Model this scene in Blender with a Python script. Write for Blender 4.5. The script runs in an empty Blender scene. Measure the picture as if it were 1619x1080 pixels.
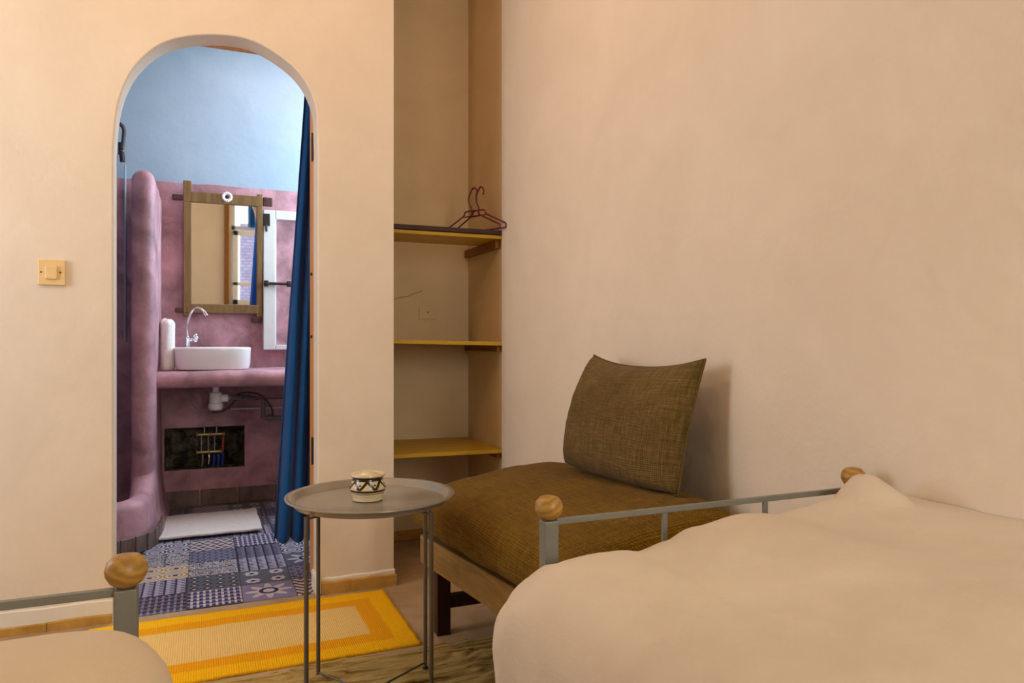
import bpy, bmesh, math, random
from mathutils import Vector, Matrix, noise
random.seed(7)
S = bpy.context.scene
COL = S.collection
PI = math.pi

# ------------------------------------------------------------------ camera, light, exposure
YAW = math.radians(23.1)
FPX = 1148.0
cam_d = bpy.data.cameras.new('camera')
cam_d.sensor_width = 36.0
cam_d.lens = 36.0 * FPX / 1619.0
cam_d.clip_start = 0.02
cam = bpy.data.objects.new('camera', cam_d)
COL.objects.link(cam)
cam.location = (0, 0, 1.0)
cam.rotation_euler = (PI / 2, 0, -YAW)
S.camera = cam
S.view_settings.view_transform = 'Standard'
S.view_settings.look = 'None'
S.view_settings.gamma = 1
S.view_settings.use_curve_mapping = False
S.view_settings.exposure = 0.10

w = bpy.data.worlds.new('sky'); S.world = w; w.use_nodes = True
bg = w.node_tree.nodes['Background']
bg.inputs[0].default_value = (0.80, 0.88, 1.0, 1); bg.inputs[1].default_value = 2.2

def lamp(name, kind, loc, power, color, size=0.1, size_y=None, direction=None):
    d = bpy.data.lights.new(name, kind); d.energy = power; d.color = color
    if kind == 'AREA':
        d.shape = 'RECTANGLE'; d.size = size; d.size_y = size_y or size
    else:
        d.shadow_soft_size = size
    o = bpy.data.objects.new(name, d); COL.objects.link(o); o.location = loc
    if direction: o.rotation_euler = Vector(direction).to_track_quat('-Z', 'Y').to_euler()
    return o
# warm bulb high on the left side of the bedroom
lamp('wall_bulb', 'POINT', (-0.45, 1.80, 2.33), 11.5, (1, 0.68, 0.4), 0.05)
# warm bulb under the bedroom ceiling
lamp('ceiling_bulb', 'POINT', (0.3, 2.0, 2.78), 6, (1, 0.5, 0.28), 0.07)
# daylight entering by the left bedroom window
lamp('left_daylight', 'AREA', (-1.97, 2.2, 1.55), 20, (0.86, 0.92, 1.0), 0.7, 1.2, (1, 0.0, -0.05))
# daylight entering by the rear bedroom window
lamp('rear_daylight', 'AREA', (0.98, -1.52, 1.75), 27, (1, 0.95, 0.80), 0.40, 1.4, (-0.25, 1, -0.05))
# daylight entering by the bathroom window on its right side
lamp('bathroom_daylight', 'AREA', (1.24, 4.38, 1.95), 32, (0.56, 0.80, 1.0), 0.8, 1.0, (-1, -0.12, -0.12))
lamp('bathroom_fill', 'AREA', (0.55, 4.15, 2.86), 11, (1, 0.8, 0.8), 0.9, 0.7, (0.0, 0.0, -1))  # added fill lamp under the closed ceiling, brightens the mauve bathroom

# ------------------------------------------------------------------ helpers
def at(px, py, Y=None, X=None, Z=None):
    """measured point of the photograph -> world point on the plane Y=, X= or Z="""
    u = (px - 809.5) / FPX; v = (540 - py) / FPX
    d = Vector((math.sin(YAW) + u * math.cos(YAW), math.cos(YAW) - u * math.sin(YAW), v))
    t = Y / d.y if Y is not None else X / d.x if X is not None else (Z - 1.0) / d.z
    return Vector((0, 0, 1.0)) + d * t

def link(name, bm, m=None, parent=None, smooth=None):
    me = bpy.data.meshes.new(name)
    bmesh.ops.recalc_face_normals(bm, faces=bm.faces)
    bm.to_mesh(me); bm.free()
    o = bpy.data.objects.new(name, me); COL.objects.link(o)
    if m: me.materials.append(m)
    if smooth is not None:
        me.polygons.foreach_set('use_smooth', [True] * len(me.polygons))
        if smooth < 180:
            me.update()
            try: me.set_sharp_from_angle(angle=math.radians(smooth))
            except Exception: pass
    if parent: o.parent = parent
    return o
def tag(o, label, cat, group=None):
    o['label'] = label; o['category'] = cat
    if group: o['group'] = group
    return o
def structure(o):
    o['kind'] = 'structure'; return o
def thing(name, loc, label, cat, rz=0, group=None):
    o = bpy.data.objects.new(name, None); COL.objects.link(o); o.location = loc
    o.rotation_euler = (0, 0, rz); o.empty_display_size = 0.05
    return tag(o, label, cat, group)

def box(bm, x0, x1, y0, y1, z0, z1, bev=0, seg=2, mat=None):
    r = bmesh.ops.create_cube(bm, size=1)
    vs = r['verts']
    for v in vs:
        v.co = Vector(((x0 + x1) / 2 + v.co.x * (x1 - x0), (y0 + y1) / 2 + v.co.y * (y1 - y0), (z0 + z1) / 2 + v.co.z * (z1 - z0)))
    if bev:
        es = list({e for v in vs for e in v.link_edges})
        r2 = bmesh.ops.bevel(bm, geom=es, offset=bev, segments=seg, affect='EDGES', profile=0.5)
        vs = list(set(vs) & set(bm.verts)) + r2['verts']
        vs = [v for v in set(vs) if v.is_valid]
    if mat:
        for v in vs: v.co = mat @ v.co
    return vs
def bx(*a, **k):
    bm = bmesh.new(); box(bm, *a, **k); return bm

def smooth_path(pts, n=6, closed=False):
    pts = [Vector(p) for p in pts]; out = []
    L = len(pts); rng = L if closed else L - 1
    for i in range(rng):
        p1, p2 = pts[i], pts[(i + 1) % L]
        p0 = pts[i - 1] if (i > 0 or closed) else p1
        p3 = pts[(i + 2) % L] if (i + 2 < L or closed) else p2
        for k in range(n):
            t = k / n
            out.append(0.5 * ((2 * p1) + (p2 - p0) * t + (2 * p0 - 5 * p1 + 4 * p2 - p3) * t * t + (3 * p1 - p0 - 3 * p2 + p3) * t ** 3))
    if not closed: out.append(pts[-1])
    return out
def tube(bm, pts, r, n=8, closed=False, flat=None):
    pts = [Vector(p) for p in pts]; L = len(pts); rings = []
    prev = None
    for i, p in enumerate(pts):
        a = pts[i - 1] if (i > 0 or closed) else p
        b = pts[(i + 1) % L] if (i < L - 1 or closed) else p
        t = (b - a).normalized()
        if prev is None:
            ref = Vector((0, 0, 1)) if abs(t.z) < 0.9 else Vector((1, 0, 0))
            nrm = t.cross(ref).normalized()
        else:
            nrm = (prev - t * prev.dot(t)).normalized()
        prev = nrm; bn = t.cross(nrm)
        rr = r[i] if isinstance(r, (list, tuple)) else r
        rings.append([bm.verts.new(p + (nrm * math.cos(2 * PI * k / n) + bn * math.sin(2 * PI * k / n)) * rr) for k in range(n)])
    m = L if closed else L - 1
    for i in range(m):
        A, B = rings[i], rings[(i + 1) % L]
        for k in range(n):
            bm.faces.new((A[k], A[(k + 1) % n], B[(k + 1) % n], B[k]))
    if not closed:
        bm.faces.new(rings[0][::-1]); bm.faces.new(rings[-1])
def lathe(bm, prof, n=32, c=(0, 0, 0), axis=None):
    c = Vector(c); rot = Vector((0, 0, 1)).rotation_difference(Vector(axis)).to_matrix() if axis else Matrix.Identity(3)
    rings = []
    for r, z in prof:
        if r < 1e-5: rings.append([bm.verts.new(c + rot @ Vector((0, 0, z)))])
        else: rings.append([bm.verts.new(c + rot @ Vector((r * math.cos(2 * PI * k / n), r * math.sin(2 * PI * k / n), z))) for k in range(n)])
    for A, B in zip(rings, rings[1:]):
        for k in range(n):
            k2 = (k + 1) % n
            if len(A) == 1 and len(B) == 1: continue
            if len(A) == 1: bm.faces.new((A[0], B[k2], B[k]))
            elif len(B) == 1: bm.faces.new((A[k], A[k2], B[0]))
            else: bm.faces.new((A[k], A[k2], B[k2], B[k]))
def grid(bm, nu, nv, fn, close_u=False):
    V = [[bm.verts.new(fn(i / nu, j / nv)) for j in range(nv + 1)] for i in range(nu + (0 if close_u else 1))]
    m = len(V)
    for i in range(nu):
        for j in range(nv):
            bm.faces.new((V[i][j], V[(i + 1) % m][j], V[(i + 1) % m][j + 1], V[i][j + 1]))
    return V
def fb(x, y, z=0, o=3):
    return noise.fractal(Vector((x, y, z)), 1.0, 2.0, o)

# ------------------------------------------------------------------ materials
def srgb(r, g, b):
    f = lambda c: (c / 255 / 12.92) if c / 255 <= 0.04045 else ((c / 255 + 0.055) / 1.055) ** 2.4
    return (f(r), f(g), f(b), 1)
class NT:
    def __init__(s, name):
        s.m = bpy.data.materials.new(name); s.m.use_nodes = True
        s.t = s.m.node_tree; s.b = s.t.nodes['Principled BSDF']
    def n(s, typ, **kw):
        nd = s.t.nodes.new(typ)
        for k, v in kw.items():
            if k.startswith('i_'):
                key = k[2:]
                nd.inputs[int(key) if key.isdigit() else key].default_value = v
            else: setattr(nd, k, v)
        return nd
    def l(s, a, b): s.t.links.new(a, b)
    def math(s, op, a, b=None, c=None):
        nd = s.n('ShaderNodeMath', operation=op)
        for i, x in enumerate((a, b, c)):
            if x is None: continue
            if isinstance(x, (int, float)): nd.inputs[i].default_value = x
            else: s.l(x, nd.inputs[i])
        return nd.outputs[0]
    def mix(s, f, a, b):
        nd = s.n('ShaderNodeMix', data_type='RGBA')
        if isinstance(f, (int, float)): nd.inputs[0].default_value = f
        else: s.l(f, nd.inputs[0])
        for i, x in ((6, a), (7, b)):
            if isinstance(x, tuple): nd.inputs[i].default_value = x
            else: s.l(x, nd.inputs[i])
        return nd.outputs[2]
    def coord(s, kind='Object', scale=None, rot=None):
        c = s.n('ShaderNodeTexCoord').outputs[kind]
        if scale or rot:
            mp = s.n('ShaderNodeMapping')
            if scale: mp.inputs['Scale'].default_value = scale
            if rot: mp.inputs['Rotation'].default_value = rot
            s.l(c, mp.inputs[0]); return mp.outputs[0]
        return c
    def noise(s, vec, scale, detail=3, rough=0.5, dist=0):
        nd = s.n('ShaderNodeTexNoise'); s.l(vec, nd.inputs['Vector'])
        nd.inputs['Scale'].default_value = scale; nd.inputs['Detail'].default_value = detail
        nd.inputs['Roughness'].default_value = rough; nd.inputs['Distortion'].default_value = dist
        return nd.outputs['Fac']
    def ramp(s, f, stops):
        nd = s.n('ShaderNodeValToRGB'); s.l(f, nd.inputs[0]); e = nd.color_ramp.elements
        while len(e) < len(stops): e.new(0.5)
        for el, (p, c) in zip(e, stops): el.position = p; el.color = c
        return nd.outputs[0]
    def bump(s, h, strength=0.3, dist=0.01, prev=None):
        nd = s.n('ShaderNodeBump'); nd.inputs['Strength'].default_value = strength
        nd.inputs['Distance'].default_value = dist; s.l(h, nd.inputs['Height'])
        if prev is not None: s.l(prev, nd.inputs['Normal'])
        s.l(nd.outputs[0], s.b.inputs['Normal']); return nd.outputs[0]
    def base(s, c):
        if isinstance(c, tuple): s.b.inputs['Base Color'].default_value = c
        else: s.l(c, s.b.inputs['Base Color'])
    def set(s, rough=0.5, metal=0, spec=None, **k):
        s.b.inputs['Roughness'].default_value = rough; s.b.inputs['Metallic'].default_value = metal
        if spec is not None: s.b.inputs['Specular IOR Level'].default_value = spec
        return s.m

def m_plaster(name, c1, c2, rough=0.85, bump=0.35, scale=3.0, contrast=(0.35, 0.65), fine=60):
    t = NT(name); v = t.coord()
    f = t.noise(v, scale, 5, 0.6, 0.4)
    t.base(t.ramp(f, [(contrast[0], c1), (contrast[1], c2)]))
    h1 = t.noise(v, 9, 4, 0.55); h2 = t.noise(v, fine, 3, 0.6)
    n = t.bump(h1, bump, 0.02); t.bump(h2, bump * 0.5, 0.003, n)
    return t.set(rough, spec=0.25)
def m_plain(name, c, rough=0.5, metal=0, var=0.12, scale=20, bump=0.08, spec=None):
    t = NT(name); v = t.coord(); f = t.noise(v, scale, 4, 0.6)
    d = tuple(x * (1 - var) for x in c[:3]) + (1,); e = tuple(min(1, x * (1 + var)) for x in c[:3]) + (1,)
    t.base(t.ramp(f, [(0.3, d), (0.7, e)]))
    if bump: t.bump(t.noise(v, scale * 4, 2), bump, 0.002)
    return t.set(rough, metal, spec)
def m_wood(name, c1, c2, axis=0, rough=0.55, scale=6, knots=False):
    t = NT(name); sc = [scale * 6] * 3; sc[axis] = scale * 0.5
    v = t.coord(scale=tuple(sc)); f = t.noise(v, 1.0, 4, 0.6, 1.2)
    c = t.ramp(f, [(0.3, c1), (0.7, c2)])
    if knots:
        vv = t.n('ShaderNodeTexVoronoi'); t.l(t.coord(scale=(4, 6, 6)), vv.inputs[0]); vv.inputs['Scale'].default_value = 1.6
        k = t.ramp(vv.outputs['Distance'], [(0.06, (1, 1, 1, 1)), (0.13, (0, 0, 0, 1))])
        c = t.mix(t.math('MULTIPLY', k, 0.6), c, tuple(x * 0.35 for x in c1[:3]) + (1,))
    t.base(c); t.bump(f, 0.15, 0.003)
    return t.set(rough, spec=0.3)

M = {}
M['cream'] = m_plaster('cream_plaster', srgb(228, 216, 200), srgb(236, 225, 210), bump=0.22, contrast=(0.3, 0.7))
M['ceiling'] = m_plaster('ceiling_plaster', srgb(222, 208, 184), srgb(230, 216, 192), bump=0.2)
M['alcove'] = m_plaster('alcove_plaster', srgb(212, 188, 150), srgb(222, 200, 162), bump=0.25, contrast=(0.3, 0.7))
M['white_paint'] = m_plaster('white_wall_paint', srgb(232, 226, 214), srgb(240, 235, 226), bump=0.25)
M['blue_paint'] = m_plaster('pale_blue_paint', srgb(154, 175, 193), srgb(166, 184, 201), bump=0.15, contrast=(0.3, 0.7))
M['mauve'] = m_plaster('mauve_tadelakt', srgb(134, 100, 106), srgb(204, 154, 164), rough=0.5, bump=0.4, scale=5.5, contrast=(0.3, 0.66), fine=35)
M['rough_stone'] = m_plaster('rough_recess_stone', srgb(44, 40, 34), srgb(124, 112, 94), rough=0.95, bump=1.0, scale=14, contrast=(0.4, 0.7), fine=30)
M['ochre'] = m_plaster('ochre_skirting_paint', srgb(178, 134, 60), srgb(202, 158, 82), rough=0.7, bump=0.5, scale=12)
M['floor'] = m_plaster('beige_cement_floor', srgb(170, 142, 108), srgb(190, 164, 130), rough=0.6, bump=0.2, scale=5)
M['grout'] = m_plaster('cement_bed', srgb(120, 112, 104), srgb(150, 140, 128), rough=0.9, bump=0.2, scale=9)
M['skirt_tile'] = m_plaster('grey_brown_tile', srgb(96, 80, 76), srgb(130, 110, 104), rough=0.5, bump=0.25, scale=8)
M['shelf'] = m_wood('varnished_pine', srgb(176, 140, 30), srgb(206, 168, 48), 0, 0.45, 6, True)
M['shelf_dark'] = m_wood('dark_plank', srgb(52, 34, 30), srgb(74, 54, 46), 0, 0.6)
M['cleat'] = m_wood('brown_cleat_wood', srgb(120, 78, 28), srgb(150, 100, 44), 1, 0.6)
M['door_wood'] = m_wood('orange_pine_frame', srgb(214, 140, 66), srgb(240, 172, 98), 2, 0.5)
M['mirror_wood'] = m_wood('brown_mirror_wood', srgb(104, 78, 44), srgb(138, 108, 66), 2, 0.6, 8)
M['mirror_dark'] = m_wood('dark_mirror_wood', srgb(64, 40, 36), srgb(88, 60, 50), 2, 0.6, 8)
M['bench_wood'] = m_wood('worn_bench_board', srgb(124, 94, 44), srgb(158, 124, 66), 1, 0.6, 5)
M['bench_leg'] = m_wood('dark_leg_wood', srgb(40, 18, 18), srgb(58, 28, 26), 2, 0.5, 6)
M['steel'] = m_plain('grey_painted_steel', srgb(124, 124, 116), 0.45, 0.25, 0.1, 12)
M['tray'] = m_plain('grey_tray_enamel', srgb(156, 150, 140), 0.26, 0.35, 0.06, 10, 0.03)
M['leg_steel'] = m_plain('dark_table_steel', srgb(104, 98, 88), 0.4, 0.4, 0.08, 14)
M['chrome'] = m_plain('chrome', (0.75, 0.75, 0.77, 1), 0.12, 1.0, 0.03, 10, 0)
M['porcelain'] = m_plain('white_porcelain', srgb(238, 234, 236), 0.15, 0, 0.01, 5, 0, 0.6)
M['white_plastic'] = m_plain('white_plastic', srgb(228, 222, 222), 0.4, 0, 0.03, 5, 0)
M['cream_plastic'] = m_plain('cream_plastic', srgb(236, 206, 150), 0.35, 0, 0.03, 5, 0)
M['dark_metal'] = m_plain('dark_metal', srgb(60, 52, 50), 0.4, 0.6, 0.15, 20)
M['pipe_dark'] = m_plain('dark_grey_hose', srgb(74, 70, 70), 0.45, 0.4, 0.1, 20)
M['grey_pipe'] = m_plain('grey_pipe', srgb(130, 118, 116), 0.45, 0.1, 0.1, 20)
M['brass'] = m_plain('brass', srgb(196, 172, 112), 0.35, 0.7, 0.12, 30)
M['copper'] = m_plain('reddish_valve', srgb(170, 84, 50), 0.4, 0.4, 0.1, 30)
M['blue_hose'] = m_plain('blue_pipe_sleeve', srgb(34, 66, 170), 0.5, 0, 0.1, 20)
M['white_wood'] = m_plain('white_painted_wood', srgb(214, 214, 210), 0.5, 0, 0.05, 12)
M['hanger'] = m_plain('maroon_plastic', srgb(104, 30, 40), 0.3, 0, 0.1, 20, 0)
M['towel'] = m_plain('white_terry', srgb(236, 228, 226), 0.95, 0, 0.05, 60, 0.6)
M['towel2'] = m_plain('white_bathmat_terry', srgb(234, 224, 218), 0.95, 0, 0.07, 50, 0.9)

def m_knob():
    t = NT('turned_knob_wood'); v = t.coord(scale=(1, 1, 1))
    wv = t.n('ShaderNodeTexWave', wave_type='RINGS', rings_direction='Y'); t.l(v, wv.inputs[0])
    wv.inputs['Scale'].default_value = 30; wv.inputs['Distortion'].default_value = 8; wv.inputs['Detail'].default_value = 3
    t.base(t.ramp(wv.outputs['Fac'], [(0.1, srgb(152, 112, 48)), (0.9, srgb(174, 134, 64))]))
    return t.set(0.4, spec=0.4)
M['knob'] = m_knob()

def m_cloth(name, c1, c2, scale=220, bump=0.25, big=3.0, rough=0.9, wv_bump=None):
    t = NT(name); v = t.coord(); f = t.noise(v, big, 4, 0.6)
    t.base(t.ramp(f, [(0.35, c1), (0.65, c2)]))
    n = t.bump(t.noise(v, 14, 5, 0.6), 0.25, 0.012)
    t.bump(t.noise(v, scale, 2), bump, 0.001, n)
    t.b.inputs['Sheen Weight'].default_value = 0.1
    return t.set(rough, spec=0.15)
M['duvet'] = m_cloth('white_cotton_duvet', srgb(204, 188, 168), srgb(214, 199, 180))
M['duvet2'] = m_cloth('cream_cotton_duvet', srgb(200, 180, 152), srgb(208, 190, 162))
M['mattress_cover'] = m_cloth('mattress_ticking', srgb(208, 200, 186), srgb(218, 210, 196))

def m_curtain():
    t = NT('royal_blue_cloth'); v = t.coord(); f = t.noise(v, 5, 3)
    t.base(t.ramp(f, [(0.3, srgb(12, 82, 158)), (0.7, srgb(20, 98, 178))]))
    t.bump(t.noise(v, 300, 2), 0.2, 0.001)
    t.b.inputs['Sheen Weight'].default_value = 0.15
    return t.set(0.75, spec=0.2)
M['curtain'] = m_curtain()

def m_weave(name, ca, cb, cc, sx, ribs, strength, blot=4, axis='X'):
    """knobbly woven cloth: two crossing yarns plus uneven dye"""
    t = NT(name); v = t.coord('UV')
    w1 = t.n('ShaderNodeTexWave', wave_type='BANDS', bands_direction='X'); t.l(v, w1.inputs[0])
    w1.inputs['Scale'].default_value = ribs; w1.inputs['Distortion'].default_value = 1.6; w1.inputs['Detail Scale'].default_value = 3
    w2 = t.n('ShaderNodeTexWave', wave_type='BANDS', bands_direction='Y'); t.l(v, w2.inputs[0])
    w2.inputs['Scale'].default_value = ribs * sx; w2.inputs['Distortion'].default_value = 1.6; w2.inputs['Detail Scale'].default_value = 3
    h = t.math('MULTIPLY', w1.outputs['Fac'], w2.outputs['Fac'])
    o = t.coord(); f = t.noise(o, blot, 4, 0.65)
    sl = t.noise(t.coord('UV', scale=(6, 90, 1)), 1.0, 3, 0.6); sl2 = t.noise(t.coord('UV', scale=(90, 6, 1)), 1.0, 3, 0.6)
    k = t.math('MULTIPLY_ADD', t.math('ADD', sl, sl2), 0.5, t.math('MULTIPLY', f, 0.35))
    c = t.ramp(k, [(0.5, ca), (0.68, cb), (0.86, cc)])
    c = t.mix(t.math('MULTIPLY', t.math('SUBTRACT', 1.0, h), 0.55), c, tuple(x * 0.35 for x in ca[:3]) + (1,))
    t.base(c); n = t.bump(h, strength, 0.004); t.bump(k, strength * 0.5, 0.004, n)
    t.b.inputs['Sheen Weight'].default_value = 0.08
    return t.set(0.95, spec=0.05)
M['cushion'] = m_weave('olive_brown_slub_weave', srgb(100, 78, 40), srgb(136, 110, 62), srgb(168, 140, 90), 1.0, 26, 0.6, 5)
M['bench_cloth'] = m_weave('golden_brown_rib_weave', srgb(112, 80, 8), srgb(150, 110, 12), srgb(176, 132, 28), 0.6, 34, 0.9, 4)

def m_rug():
    t = NT('yellow_bordered_cotton'); v = t.coord()
    sp = t.n('ShaderNodeSeparateXYZ'); t.l(v, sp.inputs[0])
    wob = t.math('MULTIPLY_ADD', t.noise(v, 18, 3), 0.012, -0.006)
    dx = t.math('SUBTRACT', 0.5125, t.math('ABSOLUTE', sp.outputs[0]))
    dy = t.math('SUBTRACT', 0.28, t.math('ABSOLUTE', sp.outputs[1]))
    d = t.math('ADD', t.math('MINIMUM', dx, dy), wob)
    edge = t.math('MULTIPLY_ADD', d, 4.0, 0)
    cr = t.n('ShaderNodeValToRGB'); t.l(edge, cr.inputs[0]); e = cr.color_ramp.elements
    e[0].position = 0.0; e[0].color = srgb(250, 190, 16); e[1].position = 0.27; e[1].color = srgb(250, 190, 16)
    for p, c in ((0.31, srgb(238, 164, 18)), (0.54, srgb(238, 164, 18)), (0.57, srgb(236, 202, 126)), (1, srgb(238, 206, 134))):
        x = e.new(p); x.color = c
    f = t.noise(v, 90, 2)
    t.base(t.mix(t.math('MULTIPLY', f, 0.25), cr.outputs[0], srgb(226, 170, 60)))
    wv = t.n('ShaderNodeTexWave', bands_direction='X'); t.l(v, wv.inputs[0]); wv.inputs['Scale'].default_value = 45
    wv.inputs['Distortion'].default_value = 2
    n = t.bump(wv.outputs['Fac'], 0.4, 0.002); t.bump(f, 0.7, 0.003, n)
    return t.set(0.95, spec=0.05)
M['rug'] = m_rug()
def m_mat():
    t = NT('olive_raffia_fibre')
    f = t.noise(t.coord(scale=(3, 42, 20), rot=(0, 0, -0.16)), 1.0, 5, 0.65, 0.8)
    t.base(t.ramp(f, [(0.32, srgb(72, 50, 20)), (0.40, srgb(146, 120, 62)), (0.54, srgb(196, 168, 108)), (0.68, srgb(168, 152, 78))]))
    t.bump(f, 0.8, 0.008)
    return t.set(0.9, spec=0.1)
M['mat'] = m_mat()

def m_mirror():
    t = NT('mirror_glass'); t.base((0.92, 0.92, 0.90, 1)); return t.set(0.02, 1.0)
M['mirror'] = m_mirror()
def m_glass():
    t = NT('window_glass'); tr = t.n('ShaderNodeBsdfTransparent'); gl = t.n('ShaderNodeBsdfGlossy'); gl.inputs['Roughness'].default_value = 0.02
    mx = t.n('ShaderNodeMixShader'); mx.inputs[0].default_value = 0.06
    t.l(tr.outputs[0], mx.inputs[1]); t.l(gl.outputs[0], mx.inputs[2])
    t.l(mx.outputs[0], t.t.nodes['Material Output'].inputs['Surface']); return t.m
M['glass'] = m_glass()
def m_brick():
    t = NT('lavender_grey_blockwork'); b = t.n('ShaderNodeTexBrick'); t.l(t.coord(rot=(PI / 2, 0, 0)), b.inputs[0])
    b.inputs['Color1'].default_value = srgb(186, 180, 206); b.inputs['Color2'].default_value = srgb(166, 160, 192)
    b.inputs['Mortar'].default_value = srgb(120, 114, 150); b.inputs['Scale'].default_value = 5
    t.base(b.outputs[0]); return t.set(0.9)
M['brick'] = m_brick()

def m_tile(idx, kind, ca, cb, cc):
    """printed cement tile, pattern over its own UV square"""
    t = NT('patterned_cement_tile_%s' % kind)
    uv = t.coord('UV'); sp = t.n('ShaderNodeSeparateXYZ'); t.l(uv, sp.inputs[0])
    x, y = sp.outputs[0], sp.outputs[1]
    A = lambda q: t.math('ABSOLUTE', q)
    def cell(q, n): return t.math('SUBTRACT', t.math('FRACT', t.math('MULTIPLY', q, n)), 0.5)
    if kind == 'stars':
        u, v = A(cell(x, 2)), A(cell(y, 2)); a = t.math('ADD', u, v); b = t.math('MAXIMUM', u, v)
        k = t.math('MINIMUM', a, t.math('MULTIPLY', b, 1.4)); g1 = t.math('LESS_THAN', k, 0.33); g2 = t.math('LESS_THAN', t.math('MAXIMUM', a, b), 0.14)
    elif kind == 'rings':
        u, v = cell(x, 2), cell(y, 2); r = t.math('SQRT', t.math('ADD', t.math('MULTIPLY', u, u), t.math('MULTIPLY', v, v)))
        g1 = t.math('GREATER_THAN', t.math('SINE', t.math('MULTIPLY', r, 32)), 0.1); g2 = t.math('LESS_THAN', r, 0.12)
    elif kind == 'ladder':
        g1 = t.math('GREATER_THAN', cell(x, 5), -0.12); g2 = t.math('GREATER_THAN', t.math('MULTIPLY', cell(y, 9), t.math('LESS_THAN', cell(x, 5), 0.3)), 0.1)
    elif kind == 'diamonds':
        a = t.math('ADD', A(cell(x, 4)), A(cell(y, 4))); g1 = t.math('LESS_THAN', a, 0.42); g2 = t.math('LESS_THAN', a, 0.18)
    elif kind == 'zigzag':
        a = t.math('FRACT', t.math('ADD', t.math('MULTIPLY', y, 5), t.math('MULTIPLY', A(cell(x, 3)), 2))); g1 = t.math('LESS_THAN', a, 0.5); g2 = t.math('LESS_THAN', a, 0.12)
    elif kind == 'petals':
        u, v = cell(x, 1), cell(y, 1); r = t.math('SQRT', t.math('ADD', t.math('MULTIPLY', u, u), t.math('MULTIPLY', v, v)))
        th = t.math('ARCTAN2', v, u); p = t.math('MULTIPLY_ADD', t.math('COSINE', t.math('MULTIPLY', th, 8)), 0.12, 0.33)
        g1 = t.math('LESS_THAN', r, p); g2 = t.math('LESS_THAN', A(t.math('SUBTRACT', r, 0.15)), 0.04)
    elif kind == 'checks':
        g1 = t.math('GREATER_THAN', t.math('MULTIPLY', cell(x, 4), cell(y, 4)), 0); g2 = t.math('LESS_THAN', t.math('MAXIMUM', A(cell(x, 8)), A(cell(y, 8))), 0.2)
    else:  # scroll
        nz = t.noise(uv, 4.5, 1, 0.4, 2.0); g1 = t.math('GREATER_THAN', t.math('SINE', t.math('MULTIPLY', nz, 46)), 0.1); g2 = t.math('LESS_THAN', A(cell(x, 1)), 0.02)
    c = t.mix(g1, ca, cb); c = t.mix(g2, c, cc)
    c = t.mix(t.math('MULTIPLY', t.noise(uv, 6, 4), 0.3), c, srgb(110, 104, 110))
    t.base(c)
    return t.set(0.35, spec=0.45)
white, navy, slate, black, lav, yel, rust = srgb(214, 208, 212), srgb(40, 48, 92), srgb(94, 102, 116), srgb(40, 38, 44), srgb(142, 136, 176), srgb(208, 160, 50), srgb(104, 62, 46)
TILES = [m_tile(0, 'stars', slate, white, navy), m_tile(1, 'rings', white, navy, lav), m_tile(2, 'ladder', lav, navy, white),
         m_tile(3, 'diamonds', slate, black, white), m_tile(4, 'zigzag', white, rust, black), m_tile(5, 'petals', lav, white, navy),
         m_tile(6, 'checks', slate, lav, black), m_tile(7, 'scroll', white, black, slate), m_tile(8, 'petals', slate, white, navy),
         m_tile(9, 'ladder', slate, black, lav), m_tile(10, 'rings', white, yel, navy)]

# ------------------------------------------------------------------ room shell
H = 2.9
YF, YB = 2.94, 3.05          # front and back of the arch wall masonry
W = 1.26
bm = bx(-2.0, 1.45, -1.75, 2.955, -0.12, 0.0); structure(link('floor', bm, M['floor']))
bm = bx(0.72, 1.3, 2.955, 3.6, -0.12, 0.0); structure(link('floor', bm, M['floor']))
bm = bx(-2.0, 1.6, -1.75, 5.1, H, H + 0.1); structure(link('ceiling', bm, M['ceiling']))

# arch profile measured on the wall face
arch_px = [(183, 184), (188, 160), (194, 141), (208, 110), (237, 80), (263.5, 65), (295, 57), (333, 54), (372, 57), (401, 64), (432, 81), (461, 103), (480, 124), (495, 153), (502, 184)]
prof = [Vector((p.x, 0, p.z)) for p in (at(x, y, Y=YF) for x, y in arch_px)]
XL, XR = -0.292, 0.419
prof = [Vector((XL, 0, prof[0].z - 0.12))] + prof + [Vector((XR, 0, prof[-1].z - 0.12))]
prof = smooth_path(prof, 5)
for _ in range(10):
    prof = [prof[0]] + [(p + q * 2 + r) / 4 for p, q, r in zip(prof, prof[1:], prof[2:])] + [prof[-1]]
for p in prof: p.x = min(max(p.x, XL), XR)
keep = [prof[0]]
for p in prof[1:-1]:
    if p.x - keep[-1].x > 0.0015 and XR - p.x > 0.0015: keep.append(p)
prof = [(p.x, p.z) for p in keep + [prof[-1]]]
prof[0] = (XL, prof[0][1]); prof[-1] = (XR, prof[-1][1])
open_ = [(XL, 0.0)] + prof + [(XR, 0.0)]
def offset_ring(d):
    out = []
    for i, p in enumerate(open_):
        a = open_[max(i - 1, 0)]; b = open_[min(i + 1, len(open_) - 1)]
        tx, tz = b[0] - a[0], b[1] - a[1]; L = math.hypot(tx, tz)
        if i == 0 or i == len(open_) - 1: tx, tz, L = (0, 1, 1) if i == 0 else (0, -1, 1)
        out.append((p[0] - tz / L * d, p[1] + tx / L * d if 0 < i < len(open_) - 1 else 0.0))
    return out
bm = bmesh.new()
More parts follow.
